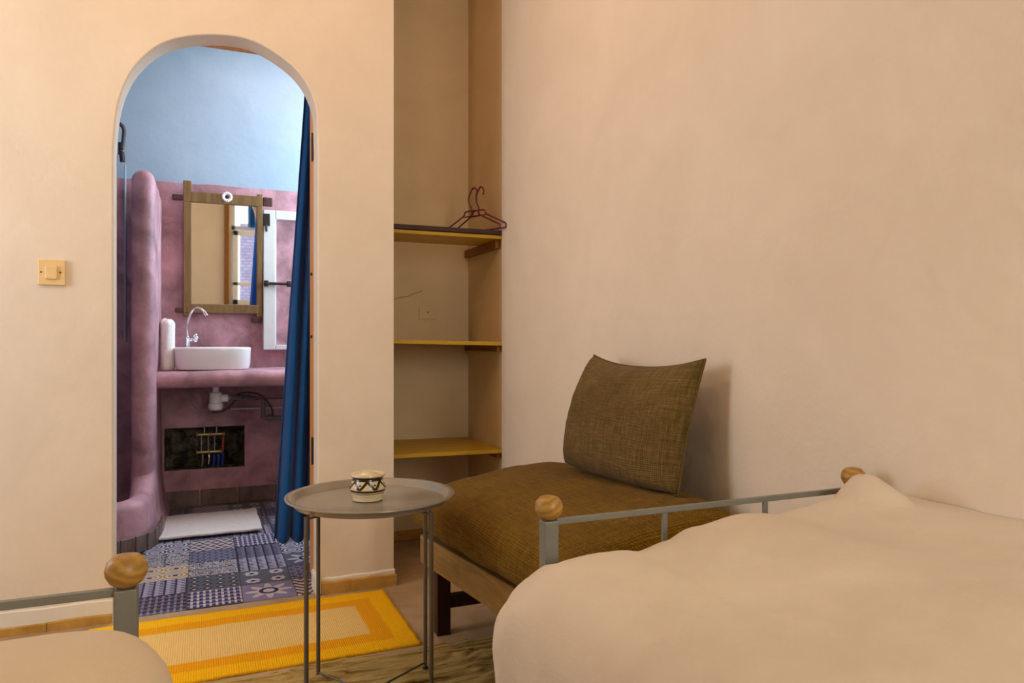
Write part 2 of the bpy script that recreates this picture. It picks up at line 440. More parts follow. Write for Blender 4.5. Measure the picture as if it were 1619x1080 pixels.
def face_sheet(ring, y, xa, xb):
    """one wall face round the arched opening"""
    pr = ring[1:-1]
    polys = [[(xa, 0), ring[0], pr[0], (xa, pr[0][1])], [(xa, pr[0][1]), pr[0], (pr[0][0], H), (xa, H)],
             [ring[-1], (xb, 0), (xb, pr[-1][1]), pr[-1]], [pr[-1], (xb, pr[-1][1]), (xb, H), (pr[-1][0], H)]]
    for p, q in zip(pr, pr[1:]): polys.append([p, q, (q[0], H), (p[0], H)])
    for c in polys: bm.faces.new([bm.verts.new((x, y, z)) for x, z in c])
r = 0.006
rings = [(offset_ring(r), YF), (offset_ring(r * 0.62), YF + r * 0.08), (offset_ring(r * 0.29), YF + r * 0.29), (offset_ring(r * 0.08), YF + r * 0.62), (offset_ring(0), YF + r), (offset_ring(0), YB)]
face_sheet(rings[0][0], YF, -2.0, 0.7245); face_sheet(rings[-1][0], YB, -2.0, 0.7245)
for (A, ya), (B, yb) in zip(rings, rings[1:]):
    for i in range(len(A) - 1):
        bm.faces.new([bm.verts.new(c) for c in ((A[i][0], ya, A[i][1]), (A[i + 1][0], ya, A[i + 1][1]), (B[i + 1][0], yb, B[i + 1][1]), (B[i][0], yb, B[i][1]))])
bm.faces.new([bm.verts.new(c) for c in ((0.7245, YF, 0), (0.7245, YF, H), (0.7245, YB, H), (0.7245, YB, 0))])
bmesh.ops.remove_doubles(bm, verts=bm.verts, dist=1e-5)
structure(link('wall_far', bm, M['cream']))

# side of the closet niche (its left cheek), back of the niche, right wall in two thicknesses
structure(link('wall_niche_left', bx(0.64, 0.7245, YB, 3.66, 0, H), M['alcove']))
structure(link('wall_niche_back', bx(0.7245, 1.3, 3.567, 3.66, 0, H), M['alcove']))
bm = bx(W, 1.42, -1.75, 3.085, 0, H)
o = structure(link('wall_right', bm, M['cream'], smooth=35))
bv = o.modifiers.new('soft_edge', 'BEVEL'); bv.width = 0.014; bv.segments = 4; bv.limit_method = 'ANGLE'
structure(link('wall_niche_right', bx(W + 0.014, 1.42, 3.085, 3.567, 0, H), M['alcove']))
structure(link('wall_left', bx(-2.1, -2.0, -1.75, 3.05, 0, H), M['cream']))

# rear wall with the window seen in the bathroom mirror
wx0, wx1, wz0, wz1 = 0.38, 1.22, 0.95, 2.55
bm = bmesh.new()
box(bm, -2.0, wx0, -1.75, -1.6, 0, H); box(bm, wx1, 1.42, -1.75, -1.6, 0, H)
box(bm, wx0, wx1, -1.75, -1.6, 0, wz0); box(bm, wx0, wx1, -1.75, -1.6, wz1, H)
structure(link('wall_rear', bm, M['cream']))
bm = bmesh.new()
for a in ((wx0, wx0 + 0.05, wz0, wz1), (wx1 - 0.05, wx1, wz0, wz1), (wx0, wx1, wz1 - 0.05, wz1), (wx0, wx1, wz0, wz0 + 0.05), (wx0, wx1, 2.06, 2.12)):
    box(bm, a[0], a[1], -1.71, -1.64, a[2], a[3], 0.004)
win = structure(link('window_1', bm, M['white_wood']))
for (a, b, c, d) in ((wx0 + 0.05, wx1 - 0.05, wz0 + 0.05, 2.06), (wx0 + 0.05, wx1 - 0.05, 2.12, wz1 - 0.05)):
    link('pane', bx(a, b, -1.682, -1.678, c, d), M['glass'], win)
bm = bmesh.new()
for a in ((0.40, 0.47, 1.0, 2.05), (0.69, 0.76, 1.0, 2.05), (0.40, 0.76, 1.98, 2.05), (0.40, 0.76, 1.0, 1.07), (0.40, 0.76, 1.27, 1.32)):
    box(bm, a[0], a[1], -1.60, -1.565, a[2], a[3], 0.004)
link('casement', bm, M['white_wood'], win)
link('post', bx(0.285, 0.35, -1.6, -1.54, 0, H - 0.02, 0.004), M['cleat'], win)
bm = bmesh.new(); bx_ = box(bm, 0.56, 3.0, -3.1, -3.0, 0, 2.25)
structure(link('wall_courtyard', bm, M['brick']))
bm = bmesh.new()
grid(bm, 40, 12, lambda u, v: Vector((0.60 + u * 0.42, -1.54 + 0.025 * math.sin(u * 34 + v), 2.62 - v * 0.52)))
o = link('window_curtain', bm, M['curtain'], smooth=180); so = o.modifiers.new('s', 'SOLIDIFY'); so.thickness = 0.003
tag(o, 'short blue curtain hanging over the bedroom window, seen in the bathroom mirror', 'curtain')
bm = bmesh.new(); tube(bm, [(0.5, -1.54, 2.62), (1.16, -1.54, 2.62)], 0.008)
link('rod', bm, M['dark_metal'], o)

# bathroom shell
BY = 4.80
structure(link('wall_bathroom_left', bx(-1.2, -1.1, 3.05, 5.0, 1.95, H), M['blue_paint']))
structure(link('wall_bathroom_left', bx(-1.2, -1.09, 3.05, 5.0, 0, 1.95), M['mauve']))
structure(link('wall_bathroom_back', bx(-1.2, 1.5, BY + 0.008, 5.0, 1.94, H), M['blue_paint']))
RX0, RX1, RZ0, RZ1 = -0.21, 0.242, 0.225, 0.48
def dado(bm):
    n = 46; xs = [-1.2 + 2.7 * i / n for i in range(n + 1)] + [RX0, RX1]; xs = sorted(xs)
    for a, b in zip(xs, xs[1:]):
        za = 1.955 + 0.006 * fb(a * 5, 0); zb = 1.955 + 0.006 * fb(b * 5, 0)
        hole = a >= RX0 - 1e-6 and b <= RX1 + 1e-6
        segs = [(0, RZ0, RZ0), (RZ1, za, zb)] if hole else [(0, za, zb)]
        for z0, z1, z2 in segs:
            vs = [bm.verts.new(p) for p in ((a, BY, z0), (b, BY, z0), (b, BY, z2), (a, BY, z1), (a, 5.0, z0), (b, 5.0, z0), (b, 5.0, z2), (a, 5.0, z1))]
            for f in ((0, 1, 2, 3), (7, 6, 5, 4), (3, 2, 6, 7), (0, 4, 5, 1)): bm.faces.new([vs[k] for k in f])
            if hole:
                pass
    for x in (RX0, RX1):
        bm.faces.new([bm.verts.new(p) for p in ((x, BY, RZ0), (x, 5.0, RZ0), (x, 5.0, RZ1), (x, BY, RZ1))])
bm = bmesh.new(); dado(bm)
dd = structure(link('wall_bathroom_dado', bm, M['mauve']))
# broken-out recess with rough stone inside
bm = bmesh.new()
def rough(x, z): return 5.0 - 0.045 + 0.05 * fb(x * 14, z * 14, 2, 4)
grid(bm, 30, 18, lambda u, v: Vector((RX0 - 0.01 + u * (RX1 - RX0 + 0.02), rough(u * 0.45, v * 0.25) - 0.02, RZ0 - 0.01 + v * (RZ1 - RZ0 + 0.02))))
link('recess_back', bm, M['rough_stone'], dd, smooth=180)
bm = bmesh.new()
box(bm, RX0 - 0.004, RX0 + 0.004, BY + 0.004, 4.99, RZ0, RZ1); box(bm, RX1 - 0.004, RX1 + 0.004, BY + 0.004, 4.99, RZ0, RZ1)
box(bm, RX0, RX1, BY + 0.004, 4.99, RZ0 - 0.004, RZ0 + 0.004); box(bm, RX0, RX1, BY + 0.004, 4.99, RZ1 - 0.004, RZ1 + 0.004)
link('recess_lining', bm, M['rough_stone'], dd)
# right bathroom wall with a window opening
bm = bmesh.new()
box(bm, 1.3, 1.5, 3.66, 3.97, 0, H); box(bm, 1.3, 1.5, 4.77, 5.0, 0, H); box(bm, 1.3, 1.5, 3.97, 4.77, 0, 1.4); box(bm, 1.3, 1.5, 3.97, 4.77, 2.5, H)
structure(link('wall_bathroom_right', bm, M['blue_paint']))
bm = bmesh.new()
for a in ((3.97, 4.01, 1.4, 2.5), (4.73, 4.77, 1.4, 2.5), (3.97, 4.77, 1.4, 1.44), (3.97, 4.77, 2.46, 2.5), (4.35, 4.39, 1.4, 2.5)):
    box(bm, 1.4, 1.45, a[0], a[1], a[2], a[3], 0.003)
win2 = structure(link('window_2', bm, M['white_wood']))
link('pane', bx(1.42, 1.424, 4.01, 4.73, 1.44, 2.46), M['glass'], win2)

# ------------------------------------------------------------------ wooden door frame behind the arch
bm = bx(0.42, 0.50, YB + 0.002, 3.175, 0.02, 2.24, 0.004)
df = structure(link('door_1', bm, M['door_wood']))
link('jamb', bx(-0.43, -0.35, YB + 0.002, 3.175, 0.02, 2.24, 0.004), M['door_wood'], df)
link('lintel', bx(-0.43, 0.50, YB + 0.002, 3.175, 2.185, 2.30, 0.004), M['door_wood'], df)
for z in (1.80, 0.55):
    bm = bmesh.new(); box(bm, 0.4165, 0.4215, YB + 0.008, YB + 0.045, z - 0.055, z + 0.055, 0.001)
    tube(bm, [(0.416, YB + 0.012, z - 0.055), (0.416, YB + 0.012, z + 0.055)], 0.005)
    link('hinge', bm, M['dark_metal'], df)
bm = bmesh.new(); tube(bm, [(0.421, 3.10, 1.02), (0.413, 3.10, 1.02)], 0.006); tube(bm, [(0.421, 3.10, 1.28), (0.413, 3.10, 1.28)], 0.006)
link('screw', bm, M['dark_metal'], df)
# lower wall between frame and bathroom on hidden sides
structure(link('wall_bathroom_front', bx(-1.2, -0.43, YB + 0.001, 3.175, 0, H), M['blue_paint']))
structure(link('wall_bathroom_front', bx(0.50, 0.64, YB + 0.001, 3.175, 0, H), M['blue_paint']))
structure(link('wall_bathroom_front', bx(-0.43, 0.50, YB + 0.001, 3.175, 2.30, H), M['blue_paint']))

# ------------------------------------------------------------------ patterned floor tiles
bed = structure(link('floor_bathroom', bx(-1.15, 1.4, 2.955, 5.0, -0.12, -0.002), M['grout']))
def tile_mesh(sx, sy, name, mat):
    bm = bmesh.new(); uvl = bm.loops.layers.uv.new('uv')
    box(bm, 0.0015, sx - 0.0015, 0.0015, sy - 0.0015, -0.008, 0.004, 0.0012, 1)
    for f in bm.faces:
        for lp in f.loops: lp[uvl].uv = (lp.vert.co.x / sx, lp.vert.co.y / sx)
    bmesh.ops.recalc_face_normals(bm, faces=bm.faces)
    me = bpy.data.meshes.new(name); bm.to_mesh(me); bm.free(); me.materials.append(mat); return me
TS = 0.2
full = [tile_mesh(TS, TS, 'floor_tile', m) for m in TILES]
layout = {(0, 0): 9, (1, 0): 2, (2, 0): 5, (3, 0): 4, (0, 1): 2, (1, 1): 3, (2, 1): 0, (3, 1): 6, (0, 2): 10, (1, 2): 7, (2, 2): 2, (3, 2): 8, (1, 3): 6, (2, 3): 9, (3, 3): 1, (2, 4): 2}
x0 = -0.455
for i in range(-1, 9):
    for j in range(9):
        x = x0 + (i + 0) * TS; y = 2.955 + j * TS
        if x < -1.1 or x + TS > 1.32: continue
        # inside the doorway only the threshold width
        if j == 0 and (x < -0.5 or x > 0.4): continue
        if j <= 2 and x > 0.6: continue
        k = layout.get((i - 1, j), random.randrange(len(full)))
        o = bpy.data.objects.new('tile', full[k]); COL.objects.link(o); o.parent = bed
        q = random.choice((0, 1, 2, 3)); o.rotation_euler = (0, 0, q * PI / 2)
        off = [(0, 0), (TS, 0), (TS, TS), (0, TS)][q]
        o.location = (x + off[0], y + off[1], random.uniform(-0.0008, 0.0006))
# grey tiles along the foot of the back wall
def skirt_mesh(w, h, d, name):
    bm = bx(0.003, w - 0.003, -d, 0.0, 0.004, h, 0.003, 1); bmesh.ops.recalc_face_normals(bm, faces=bm.faces)
    me = bpy.data.meshes.new(name); bm.to_mesh(me); bm.free(); me.materials.append(M['skirt_tile']); return me
sk = skirt_mesh(0.21, 0.098, 0.012, 'skirting_tile')
for i in range(7):
    o = bpy.data.objects.new('skirting_tile', sk); COL.objects.link(o); o.parent = dd
    o.location = (-0.225 + i * 0.214, BY - 0.0005, 0.002 + random.uniform(-0.001, 0.001))

# ------------------------------------------------------------------ shower divider and curb
bm = bmesh.new()
dvx0, dvx1, dvy = -0.332, -0.222, 4.10
def divider(u, v):
    # u round the footprint of the rounded end, v up and over the domed top
    r = (dvx1 - dvx0) / 2; cx = (dvx0 + dvx1) / 2
    a = u
    if a < 0.3: p = Vector((dvx0, 4.81 - (4.81 - dvy - r) * (a / 0.3)))
    elif a > 0.7: p = Vector((dvx1, dvy + r + (4.81 - dvy - r) * ((a - 0.7) / 0.3)))
    else:
        th = PI + (a - 0.3) / 0.4 * PI; p = Vector((cx + r * math.cos(th), dvy + r + r * math.sin(th)))
    top = 1.875
    if v < 0.6: z = (v / 0.6) * (top - r); s = 1
    else:
        th = (v - 0.6) / 0.4 * PI / 2; z = top - r + r * math.sin(th); s = math.cos(th)
    c = Vector((cx, max(p.y, dvy + r)))
    q = c + (p - c) * s
    fl = 0.05 * math.exp(-z * 9)
    n = (p - c); n = n.normalized() if n.length > 0 else n
    q = q + n * fl
    wob = 0.004 * fb(q.x * 6, q.y * 6, z * 3)
    return Vector((q.x + wob, q.y + wob, z))
grid(bm, 44, 50, divider)
dv = structure(link('wall_shower_divider', bm, M['mauve'], smooth=180))
# curved low curb
path = smooth_path([(-0.277, 4.22), (-0.275, 4.06), (-0.30, 3.93), (-0.38, 3.84), (-0.52, 3.79), (-0.75, 3.77), (-1.10, 3.77)], 8)
bm = bmesh.new()
rings = []
for i, p in enumerate(path):
    a = path[max(i - 1, 0)]; b = path[min(i + 1, len(path) - 1)]
    t = (b - a).normalized(); n = Vector((-t.y, t.x, 0))
    n = -n if n.dot(Vector((1, -1, 0))) < 0 else n
    s = i / (len(path) - 1)
    h = 0.245 + 0.50 * math.exp(-s * 14)
    hw = 0.055
    ring = []
    for k in range(13):
        th = PI * k / 12
        zz = h - hw + hw * math.sin(th) if 0 < k < 12 else 0
        off = hw * math.cos(th)
        if k == 0: off += 0.02
        ring.append(bm.verts.new((p.x + n.x * off, p.y + n.y * off, zz)))
    ring.insert(1, bm.verts.new((p.x + n.x * (hw + 0.003), p.y + n.y * (hw + 0.003), (h - hw) * 0.5)))
    rings.append(ring)
for A, B in zip(rings, rings[1:]):
    for k in range(len(A) - 1): bm.faces.new((A[k], A[k + 1], B[k + 1], B[k]))
cb = structure(link('wall_shower_curb', bm, M['mauve'], smooth=180))
# small upright tiles round its foot
dist = 0; last = None
tm = skirt_mesh(0.072, 0.085, 0.01, 'curb_tile')
acc = 0.0
pp = [Vector((q.x, q.y, 0)) for q in path]
i = 0
outer = []
for k, p in enumerate(pp):
    t = (pp[min(k + 1, len(pp) - 1)] - pp[max(k - 1, 0)]).normalized(); n = Vector((-t.y, t.x, 0)); n = -n if n.dot(Vector((1, -1, 0))) < 0 else n
    outer.append(p + n * 0.0765)
acc = 0.0; start = outer[0]
for a, b in zip(outer, outer[1:]):
    while (b - start).length >= 0.0725:
        # next joint lies on this stretch
        lo, hi = 0.0, 1.0
        for _ in range(24):
            md = (lo + hi) / 2
            if (a.lerp(b, md) - start).length < 0.0725: lo = md
            else: hi = md
        nxt = a.lerp(b, hi); d = (start - nxt).normalized()
        o = bpy.data.objects.new('curb_tile', tm); COL.objects.link(o); o.parent = cb
        o.rotation_euler = (0, 0, math.atan2(d.y, d.x)); o.location = nxt + Vector((0, 0, 0.003))
        start = nxt; a = nxt

# ------------------------------------------------------------------ skirtings of the bedroom
def wavy_board(x0, x1, yf, yb, z0, z1, amp, seed, step=0.025):
    bm = bmesh.new(); n = max(2, int((x1 - x0) / step)); R = []
    for i in range(n + 1):
        x = x0 + (x1 - x0) * i / n
        z = z1 + amp * fb(x * 9, seed); y = yf + 0.0015 * fb(x * 12, seed + 5)
        R.append([bm.verts.new(c) for c in ((x, yb, z0), (x, y, z0), (x, y, z - 0.004), (x, y + 0.004, z), (x, yb, z))])
    for A, B in zip(R, R[1:]):
        for k in range(4): bm.faces.new((A[k], A[k + 1], B[k + 1], B[k]))
    bm.faces.new(R[0]); bm.faces.new(R[-1][::-1]); return bm
b1 = structure(link('baseboard_far', wavy_board(-2.0, -0.494, YF - 0.012, YF + 0.001, 0, 0.030, 0.003, 1), M['ochre']))
link('skirting_piece', wavy_board(-0.492, -0.296, YF - 0.013, YF + 0.001, 0, 0.033, 0.003, 3), M['ochre'], b1)
structure(link('trim_1', wavy_board(-2.0, -0.294, YF - 0.005, YF + 0.001, 0.025, 0.082, 0.003, 7), M['white_paint']))
structure(link('baseboard_pier', wavy_board(0.432, 0.733, YF - 0.020, YF + 0.001, 0, 0.050, 0.004, 11), M['ochre']))
structure(link('trim_2', wavy_board(0.428, 0.728, YF - 0.008, YF + 0.001, 0.044, 0.064, 0.004, 13), M['white_paint']))
structure(link('trim_3', bx(0.408, 0.432, YF - 0.018, 3.04, 0, 0.075, 0.006), M['white_paint']))
structure(link('baseboard_niche', bx(0.7245, W + 0.01, 3.557, 3.568, 0, 0.052, 0.003), M['ochre']))
structure(link('baseboard_right', bx(W - 0.011, W + 0.001, -1.6, 3.08, 0, 0.05, 0.003), M['ochre']))

# ------------------------------------------------------------------ niche shelves
def plank(name, x0, x1, y0, y1, z, th, m, rx=0, parent=None):
    bm = bx(x0, x1, y0, y1, z - th, z, 0.003, 2)
    for v in bm.verts: v.co.z += rx * (v.co.x - (x0 + x1) / 2)
    return link(name, bm, m, parent)
NX0, NX1 = 0.7265, W + 0.012
CT = 'shelf'
def shelf(label, z, th, y1, slope, dark=False):
    r = thing('shelf', ((NX0 + NX1) / 2, 3.09, z), label, CT, group='niche shelves')
    def P(name, bm, m):
        for v in bm.verts: v.co -= r.location
        return link(name, bm, m, r)
    def pl(x0, x1, y0, y1, zt, t, m, name):
        bm = bx(x0, x1, y0, y1, zt - t, zt, 0.002, 2)
        for v in bm.verts: v.co.z += slope * (v.co.x - (x0 + x1) / 2)
        return P(name, bm, m)
    return r, P, pl
r, P, pl = shelf('top niche shelf, yellow plank under a dark board, maroon hangers on it', 1.508, 0.02, 3.36, 0)
pl(NX0, NX1, 3.082, 3.36, 1.486, 0.016, M['shelf'], 'plank')
pl(NX0, NX1 - 0.006, 3.074, 3.35, 1.508, 0.020, M['shelf_dark'], 'dark_board')
P('cleat', bx(W - 0.012, W + 0.013, 3.12, 3.55, 1.432, 1.470, 0.002), M['cleat'])
r, P, pl = shelf('thin middle niche shelf of yellow pine, at eye height', 1.003, 0.018, 3.56, -0.02)
pl(NX0, NX1, 3.082, 3.56, 1.004, 0.018, M['shelf'], 'plank')
P('cleat', bx(W - 0.012, W + 0.013, 3.10, 3.55, 0.953, 0.980, 0.002), M['cleat'])
r, P, pl = shelf('lowest niche shelf, knotty yellow pine seen from above, behind the bench', 0.508, 0.018, 3.56, -0.012)
pl(NX0, NX1, 3.082, 3.32, 0.509, 0.018, M['shelf'], 'plank')
pl(NX0, NX1, 3.322, 3.56, 0.508, 0.018, M['shelf'], 'plank')
P('cleat', bx(W - 0.012, W + 0.013, 3.10, 3.55, 0.462, 0.486, 0.002), M['cleat'])

# painted-over cover plate and cracked plaster inside the niche
c = at(676, 494, Y=3.567)
o = tag(link('cover_plate', bx(c.x - 0.045, c.x + 0.045, 3.561, 3.568, c.z - 0.035, c.z + 0.035, 0.003), M['alcove']), 'painted-over square cover plate on the back wall between the top and middle niche shelves', 'cover plate')
bm = bmesh.new(); tube(bm, [(c.x, 3.562, c.z), (c.x, 3.559, c.z)], 0.004)
link('screw', bm, M['cleat'], o)
pts = [at(a, b, Y=3.5665) for a, b in ((620, 474), (634, 470), (644, 469), (655, 464), (663, 462), (669, 458))]
bm = bmesh.new(); tube(bm, pts, 0.0013, 5)  # plaster crack modelled as a thin brown tube
tag(link('crack', bm, M['cleat']), 'thin brown plaster crack running along the niche back wall above the cover plate', 'crack')

# ------------------------------------------------------------------ light switch
c = at(82.5, 431, Y=YF)
sw = thing('light_switch', (c.x, YF, c.z), 'cream square light switch on the wall left of the arch', 'switch')
def ch(parent, name, bm, m, smooth=None):
    mw = Matrix.Translation(parent.location) @ parent.rotation_euler.to_matrix().to_4x4()
    bm.transform(mw.inverted()); return link(name, bm, m, parent, smooth)
cx, cz = c.x, c.z
ch(sw, 'plate', bx(cx - 0.041, cx + 0.041, YF - 0.012, YF, cz - 0.044, cz + 0.044, 0.003), M['cream_plastic'])
rk = bx(cx - 0.018, cx + 0.018, YF - 0.019, YF - 0.010, cz - 0.024, cz + 0.022, 0.003)
ch(sw, 'rocker', rk, M['cream_plastic'])
bm = bmesh.new(); tube(bm, [(cx - 0.031, YF - 0.010, cz), (cx - 0.031, YF - 0.0135, cz)], 0.0028); ch(sw, 'screw', bm, M['dark_metal'])
bm = bmesh.new(); tube(bm, [(cx + 0.026, YF - 0.010, cz), (cx + 0.026, YF - 0.0135, cz)], 0.0035); ch(sw, 'symbol', bm, M['cleat'])

# ------------------------------------------------------------------ yellow rug, raffia mat
rc = Vector((0.1525, 2.596, 0.0))
bm = bmesh.new()
def rugf(u, v):
    x = (u - 0.5) * 1.025; y = (v - 0.5) * 0.56
    x += 0.003 * fb(y * 18, 3) * (abs(u - 0.5) * 2); y += 0.003 * fb(x * 14, 9) * (abs(v - 0.5) * 2)
    return Vector((x, y, 0.008 + 0.0022 * fb(x * 8, y * 8)))
grid(bm, 100, 56, rugf)
o = link('rug', bm, M['rug'], smooth=180); o.location = rc
so = o.modifiers.new('t', 'SOLIDIFY'); so.thickness = 0.008; so.offset = -1
tag(o, 'yellow rectangular cotton rug with cream middle and orange inner border, in front of the arch', 'rug')

bm = bmesh.new()
def matf(u, v):
    x = 0.0 + u * 1.12; y = 1.60 + v * 0.695
    e = (0.03 * fb(x * 4, 2) + 0.02 * fb(x * 23, 5)) * v
    ridge = fb(x * 1.6 + 3, (y - 0.16 * x) * 22, 0, 4)
    sl = y - 0.16 * x + 0.02 * fb(x * 3, y * 3, 6)
    z = 0.004 + 0.022 * max(0.0, 0.25 + fb(x * 2.2, sl * 15, 4, 2)) * (0.5 + 0.5 * math.sin(sl * 47 + 4 * fb(x * 2, y * 3))) + 0.009 * abs(ridge)
    edge = min(1, min(u, 1 - u, v, 1 - v) * 14)
    return Vector((x, y + e, 0.003 + z * edge))
grid(bm, 90, 150, matf)
o = link('raffia_mat', bm, M['mat'], smooth=180)
tag(o, 'loose olive-brown raffia fibre mat on the floor under the tray table', 'mat')
# rug lies on the floor only: mat starts in front of its edge

# ------------------------------------------------------------------ tray table
tt = thing('tray_table', (0.428, 1.993, 0), 'round grey metal tray table on four thin legs in front of the arch', 'table', -math.radians(13.5))
TZ = 0.57
bm = bmesh.new()
lathe(bm, [(r_ * 0.975, z_) for r_, z_ in [(0, TZ - 0.006), (0.203, TZ - 0.006), (0.208, TZ - 0.004), (0.216, TZ + 0.009), (0.226, TZ + 0.013), (0.2345, TZ + 0.012), (0.2350, TZ + 0.009), (0.228, TZ + 0.008), (0.219, TZ + 0.004), (0.210, TZ - 0.010), (0, TZ - 0.010)]], 96)
link('tray', bm, M['tray'], tt, 40)
s = 0.156
for sx in (-1, 1):
    for sy in (-1, 1):
        bm = bmesh.new(); tube(bm, [(sx * s, sy * s, 0.012), (sx * s, sy * s, TZ - 0.0105)], 0.0058, 12)
        lg = link('leg', bm, M['leg_steel'], tt, 50)
        bm = bmesh.new(); lathe(bm, [(0, 0.009), (0.008, 0.009), (0.009, 0.012), (0.009, 0.022), (0.006, 0.024)], 12, (sx * s, sy * s, 0)); link('foot_cap', bm, M['dark_metal'], lg, 50)
bm = bmesh.new()
tube(bm, smooth_path([(-s, -s, TZ - 0.020), (-s, s, TZ - 0.020)], 2), 0.003, 8)
tube(bm, [(s, -s, TZ - 0.020), (s, s, TZ - 0.020)], 0.003, 8)
tube(bm, [(-s, -s, TZ - 0.016), (s, s, TZ - 0.016)], 0.003, 8); tube(bm, [(-s, s, TZ - 0.016), (s, -s, TZ - 0.016)], 0.003, 8)
link('upper_brace', bm, M['leg_steel'], tt, 50)
bm = bmesh.new()
tube(bm, [(-s, s, 0.03), (s, -s, 0.03)], 0.003, 8); tube(bm, [(-s, -s, 0.036), (s, s, 0.036)], 0.003, 8)
link('lower_brace', bm, M['leg_steel'], tt, 50)

# ceramic pot
def m_pot():
    t = NT('painted_glazed_clay'); v = t.coord(); sp = t.n('ShaderNodeSeparateXYZ'); t.l(v, sp.inputs[0])
    th = t.math('ARCTAN2', sp.outputs[1], sp.outputs[0]); z = sp.outputs[2]
    u = t.math('FRACT', t.math('MULTIPLY', th, 7 / (2 * PI)))
    tri = t.math('ABSOLUTE', t.math('SUBTRACT', u, 0.5))
    zz = t.math('DIVIDE', t.math('SUBTRACT', z, 0.036), 0.025)      # 0..1 on the band
    ln = t.math('LESS_THAN', t.math('ABSOLUTE', t.math('SUBTRACT', t.math('MULTIPLY', tri, 2), zz)), 0.24)
    dot = t.math('LESS_THAN', t.math('ADD', t.math('ABSOLUTE', t.math('SUBTRACT', tri, 0.0)), t.math('ABSOLUTE', t.math('SUBTRACT', zz, 0.55))), 0.12)
    band = t.math('MULTIPLY', t.math('GREATER_THAN', z, 0.036), t.math('LESS_THAN', z, 0.062))
    pat = t.math('MULTIPLY', t.math('MAXIMUM', ln, dot), band)
    l1 = t.math('LESS_THAN', t.math('ABSOLUTE', t.math('SUBTRACT', z, 0.032)), 0.0032)
    l2 = t.math('LESS_THAN', t.math('ABSOLUTE', t.math('SUBTRACT', z, 0.0665)), 0.006)
    l3 = t.math('LESS_THAN', t.math('ABSOLUTE', t.math('SUBTRACT', z, 0.025)), 0.001)
    p = t.math('MAXIMUM', pat, t.math('MAXIMUM', l1, t.math('MAXIMUM', l2, l3)))
    cr = t.mix(t.noise(v, 40, 3), srgb(206, 190, 150), srgb(226, 212, 178))
    t.base(t.mix(p, cr, srgb(48, 32, 18)))
    return t.set(0.22, spec=0.5)
bm = bmesh.new()
lathe(bm, [(0, 0), (0.037, 0), (0.041, 0.003), (0.0405, 0.010), (0.044, 0.020), (0.0475, 0.030), (0.0495, 0.036), (0.047, 0.045), (0.042, 0.058), (0.040, 0.066), (0.0455, 0.071), (0.0475, 0.075), (0.0465, 0.079), (0.042, 0.0795), (0.036, 0.076), (0.030, 0.0755), (0.024, 0.078), (0.017, 0.0815), (0.010, 0.083), (0, 0.083)], 64)
o = link('ceramic_pot', bm, m_pot(), smooth=40)
fwd = Vector((math.sin(YAW), math.cos(YAW), 0)); rgt = Vector((math.cos(YAW), -math.sin(YAW), 0))
o.location = (0.419, 1.995, TZ - 0.0059); o.scale = (1, 1, 0.93)
tag(o, 'small cream ceramic pot with dark zigzag pattern on the tray table', 'pot')

# ------------------------------------------------------------------ bench with mattress
def bxp(bm, x0, x1, y0, y1, z0, z1, bev=0.004):
    """board in bench space: leans 3 degrees up toward the viewer and yaws 3 degrees"""
    return box(bm, x0, x1, y0, y1, z0, z1, bev)
bn = thing('bench', (0.96, 1.93, 0), 'low wooden bench with thick golden-brown woven pad along the right wall', 'bench')
def shear(bm, k=0.053, kx=0.05, zmin=0.2):
    for v in bm.verts:
        dy = 2.295 - v.co.y
        if v.co.z > zmin: v.co.z += k * dy
        v.co.x += kx * (dy + 0.155) * (1 if v.co.x < 0.95 else 0.0)
FX0, FX1, FY0, FY1 = 0.70, 1.225, 1.44, 2.46
bm = bx(FX0, FX0 + 0.03, FY0, FY1, 0.238, 0.335, 0.004); shear(bm); ch(bn, 'side_board', bm, M['bench_wood'])
bm = bx(FX1 - 0.03, FX1, FY0, FY1, 0.238, 0.335, 0.004); shear(bm); ch(bn, 'side_board', bm, M['bench_wood'])
bm = bx(FX0 + 0.03, FX1 - 0.03, FY1 - 0.03, FY1, 0.238, 0.335, 0.004); shear(bm); ch(bn, 'end_board', bm, M['bench_wood'])
bm = bx(FX0 + 0.03, FX1 - 0.03, FY0, FY0 + 0.03, 0.238, 0.335, 0.004); shear(bm); ch(bn, 'end_board', bm, M['bench_wood'])
for k in range(6):
    y = FY0 + 0.06 + k * 0.165
    bm = bx(FX0 + 0.03, FX1 - 0.03, y, y + 0.09, 0.305, 0.322, 0.002); shear(bm); ch(bn, 'slat', bm, M['bench_wood'])
for x, y in ((0.732, 2.36), (1.165, 2.36), (0.782, 1.50), (1.165, 1.50)):
    ch(bn, 'leg', bx(x, x + 0.048, y, y + 0.045, 0.0, 0.245 + 0.053 * (2.295 - y) + 0.01, 0.003), M['bench_leg'])
ch(bn, 'stretcher', bx(0.78, 1.165, 2.365, 2.40, 0.088, 0.13, 0.003), M['bench_leg'])
ch(bn, 'stretcher', bx(0.83, 1.165, 1.505, 1.54, 0.088, 0.13, 0.003), M['bench_leg'])

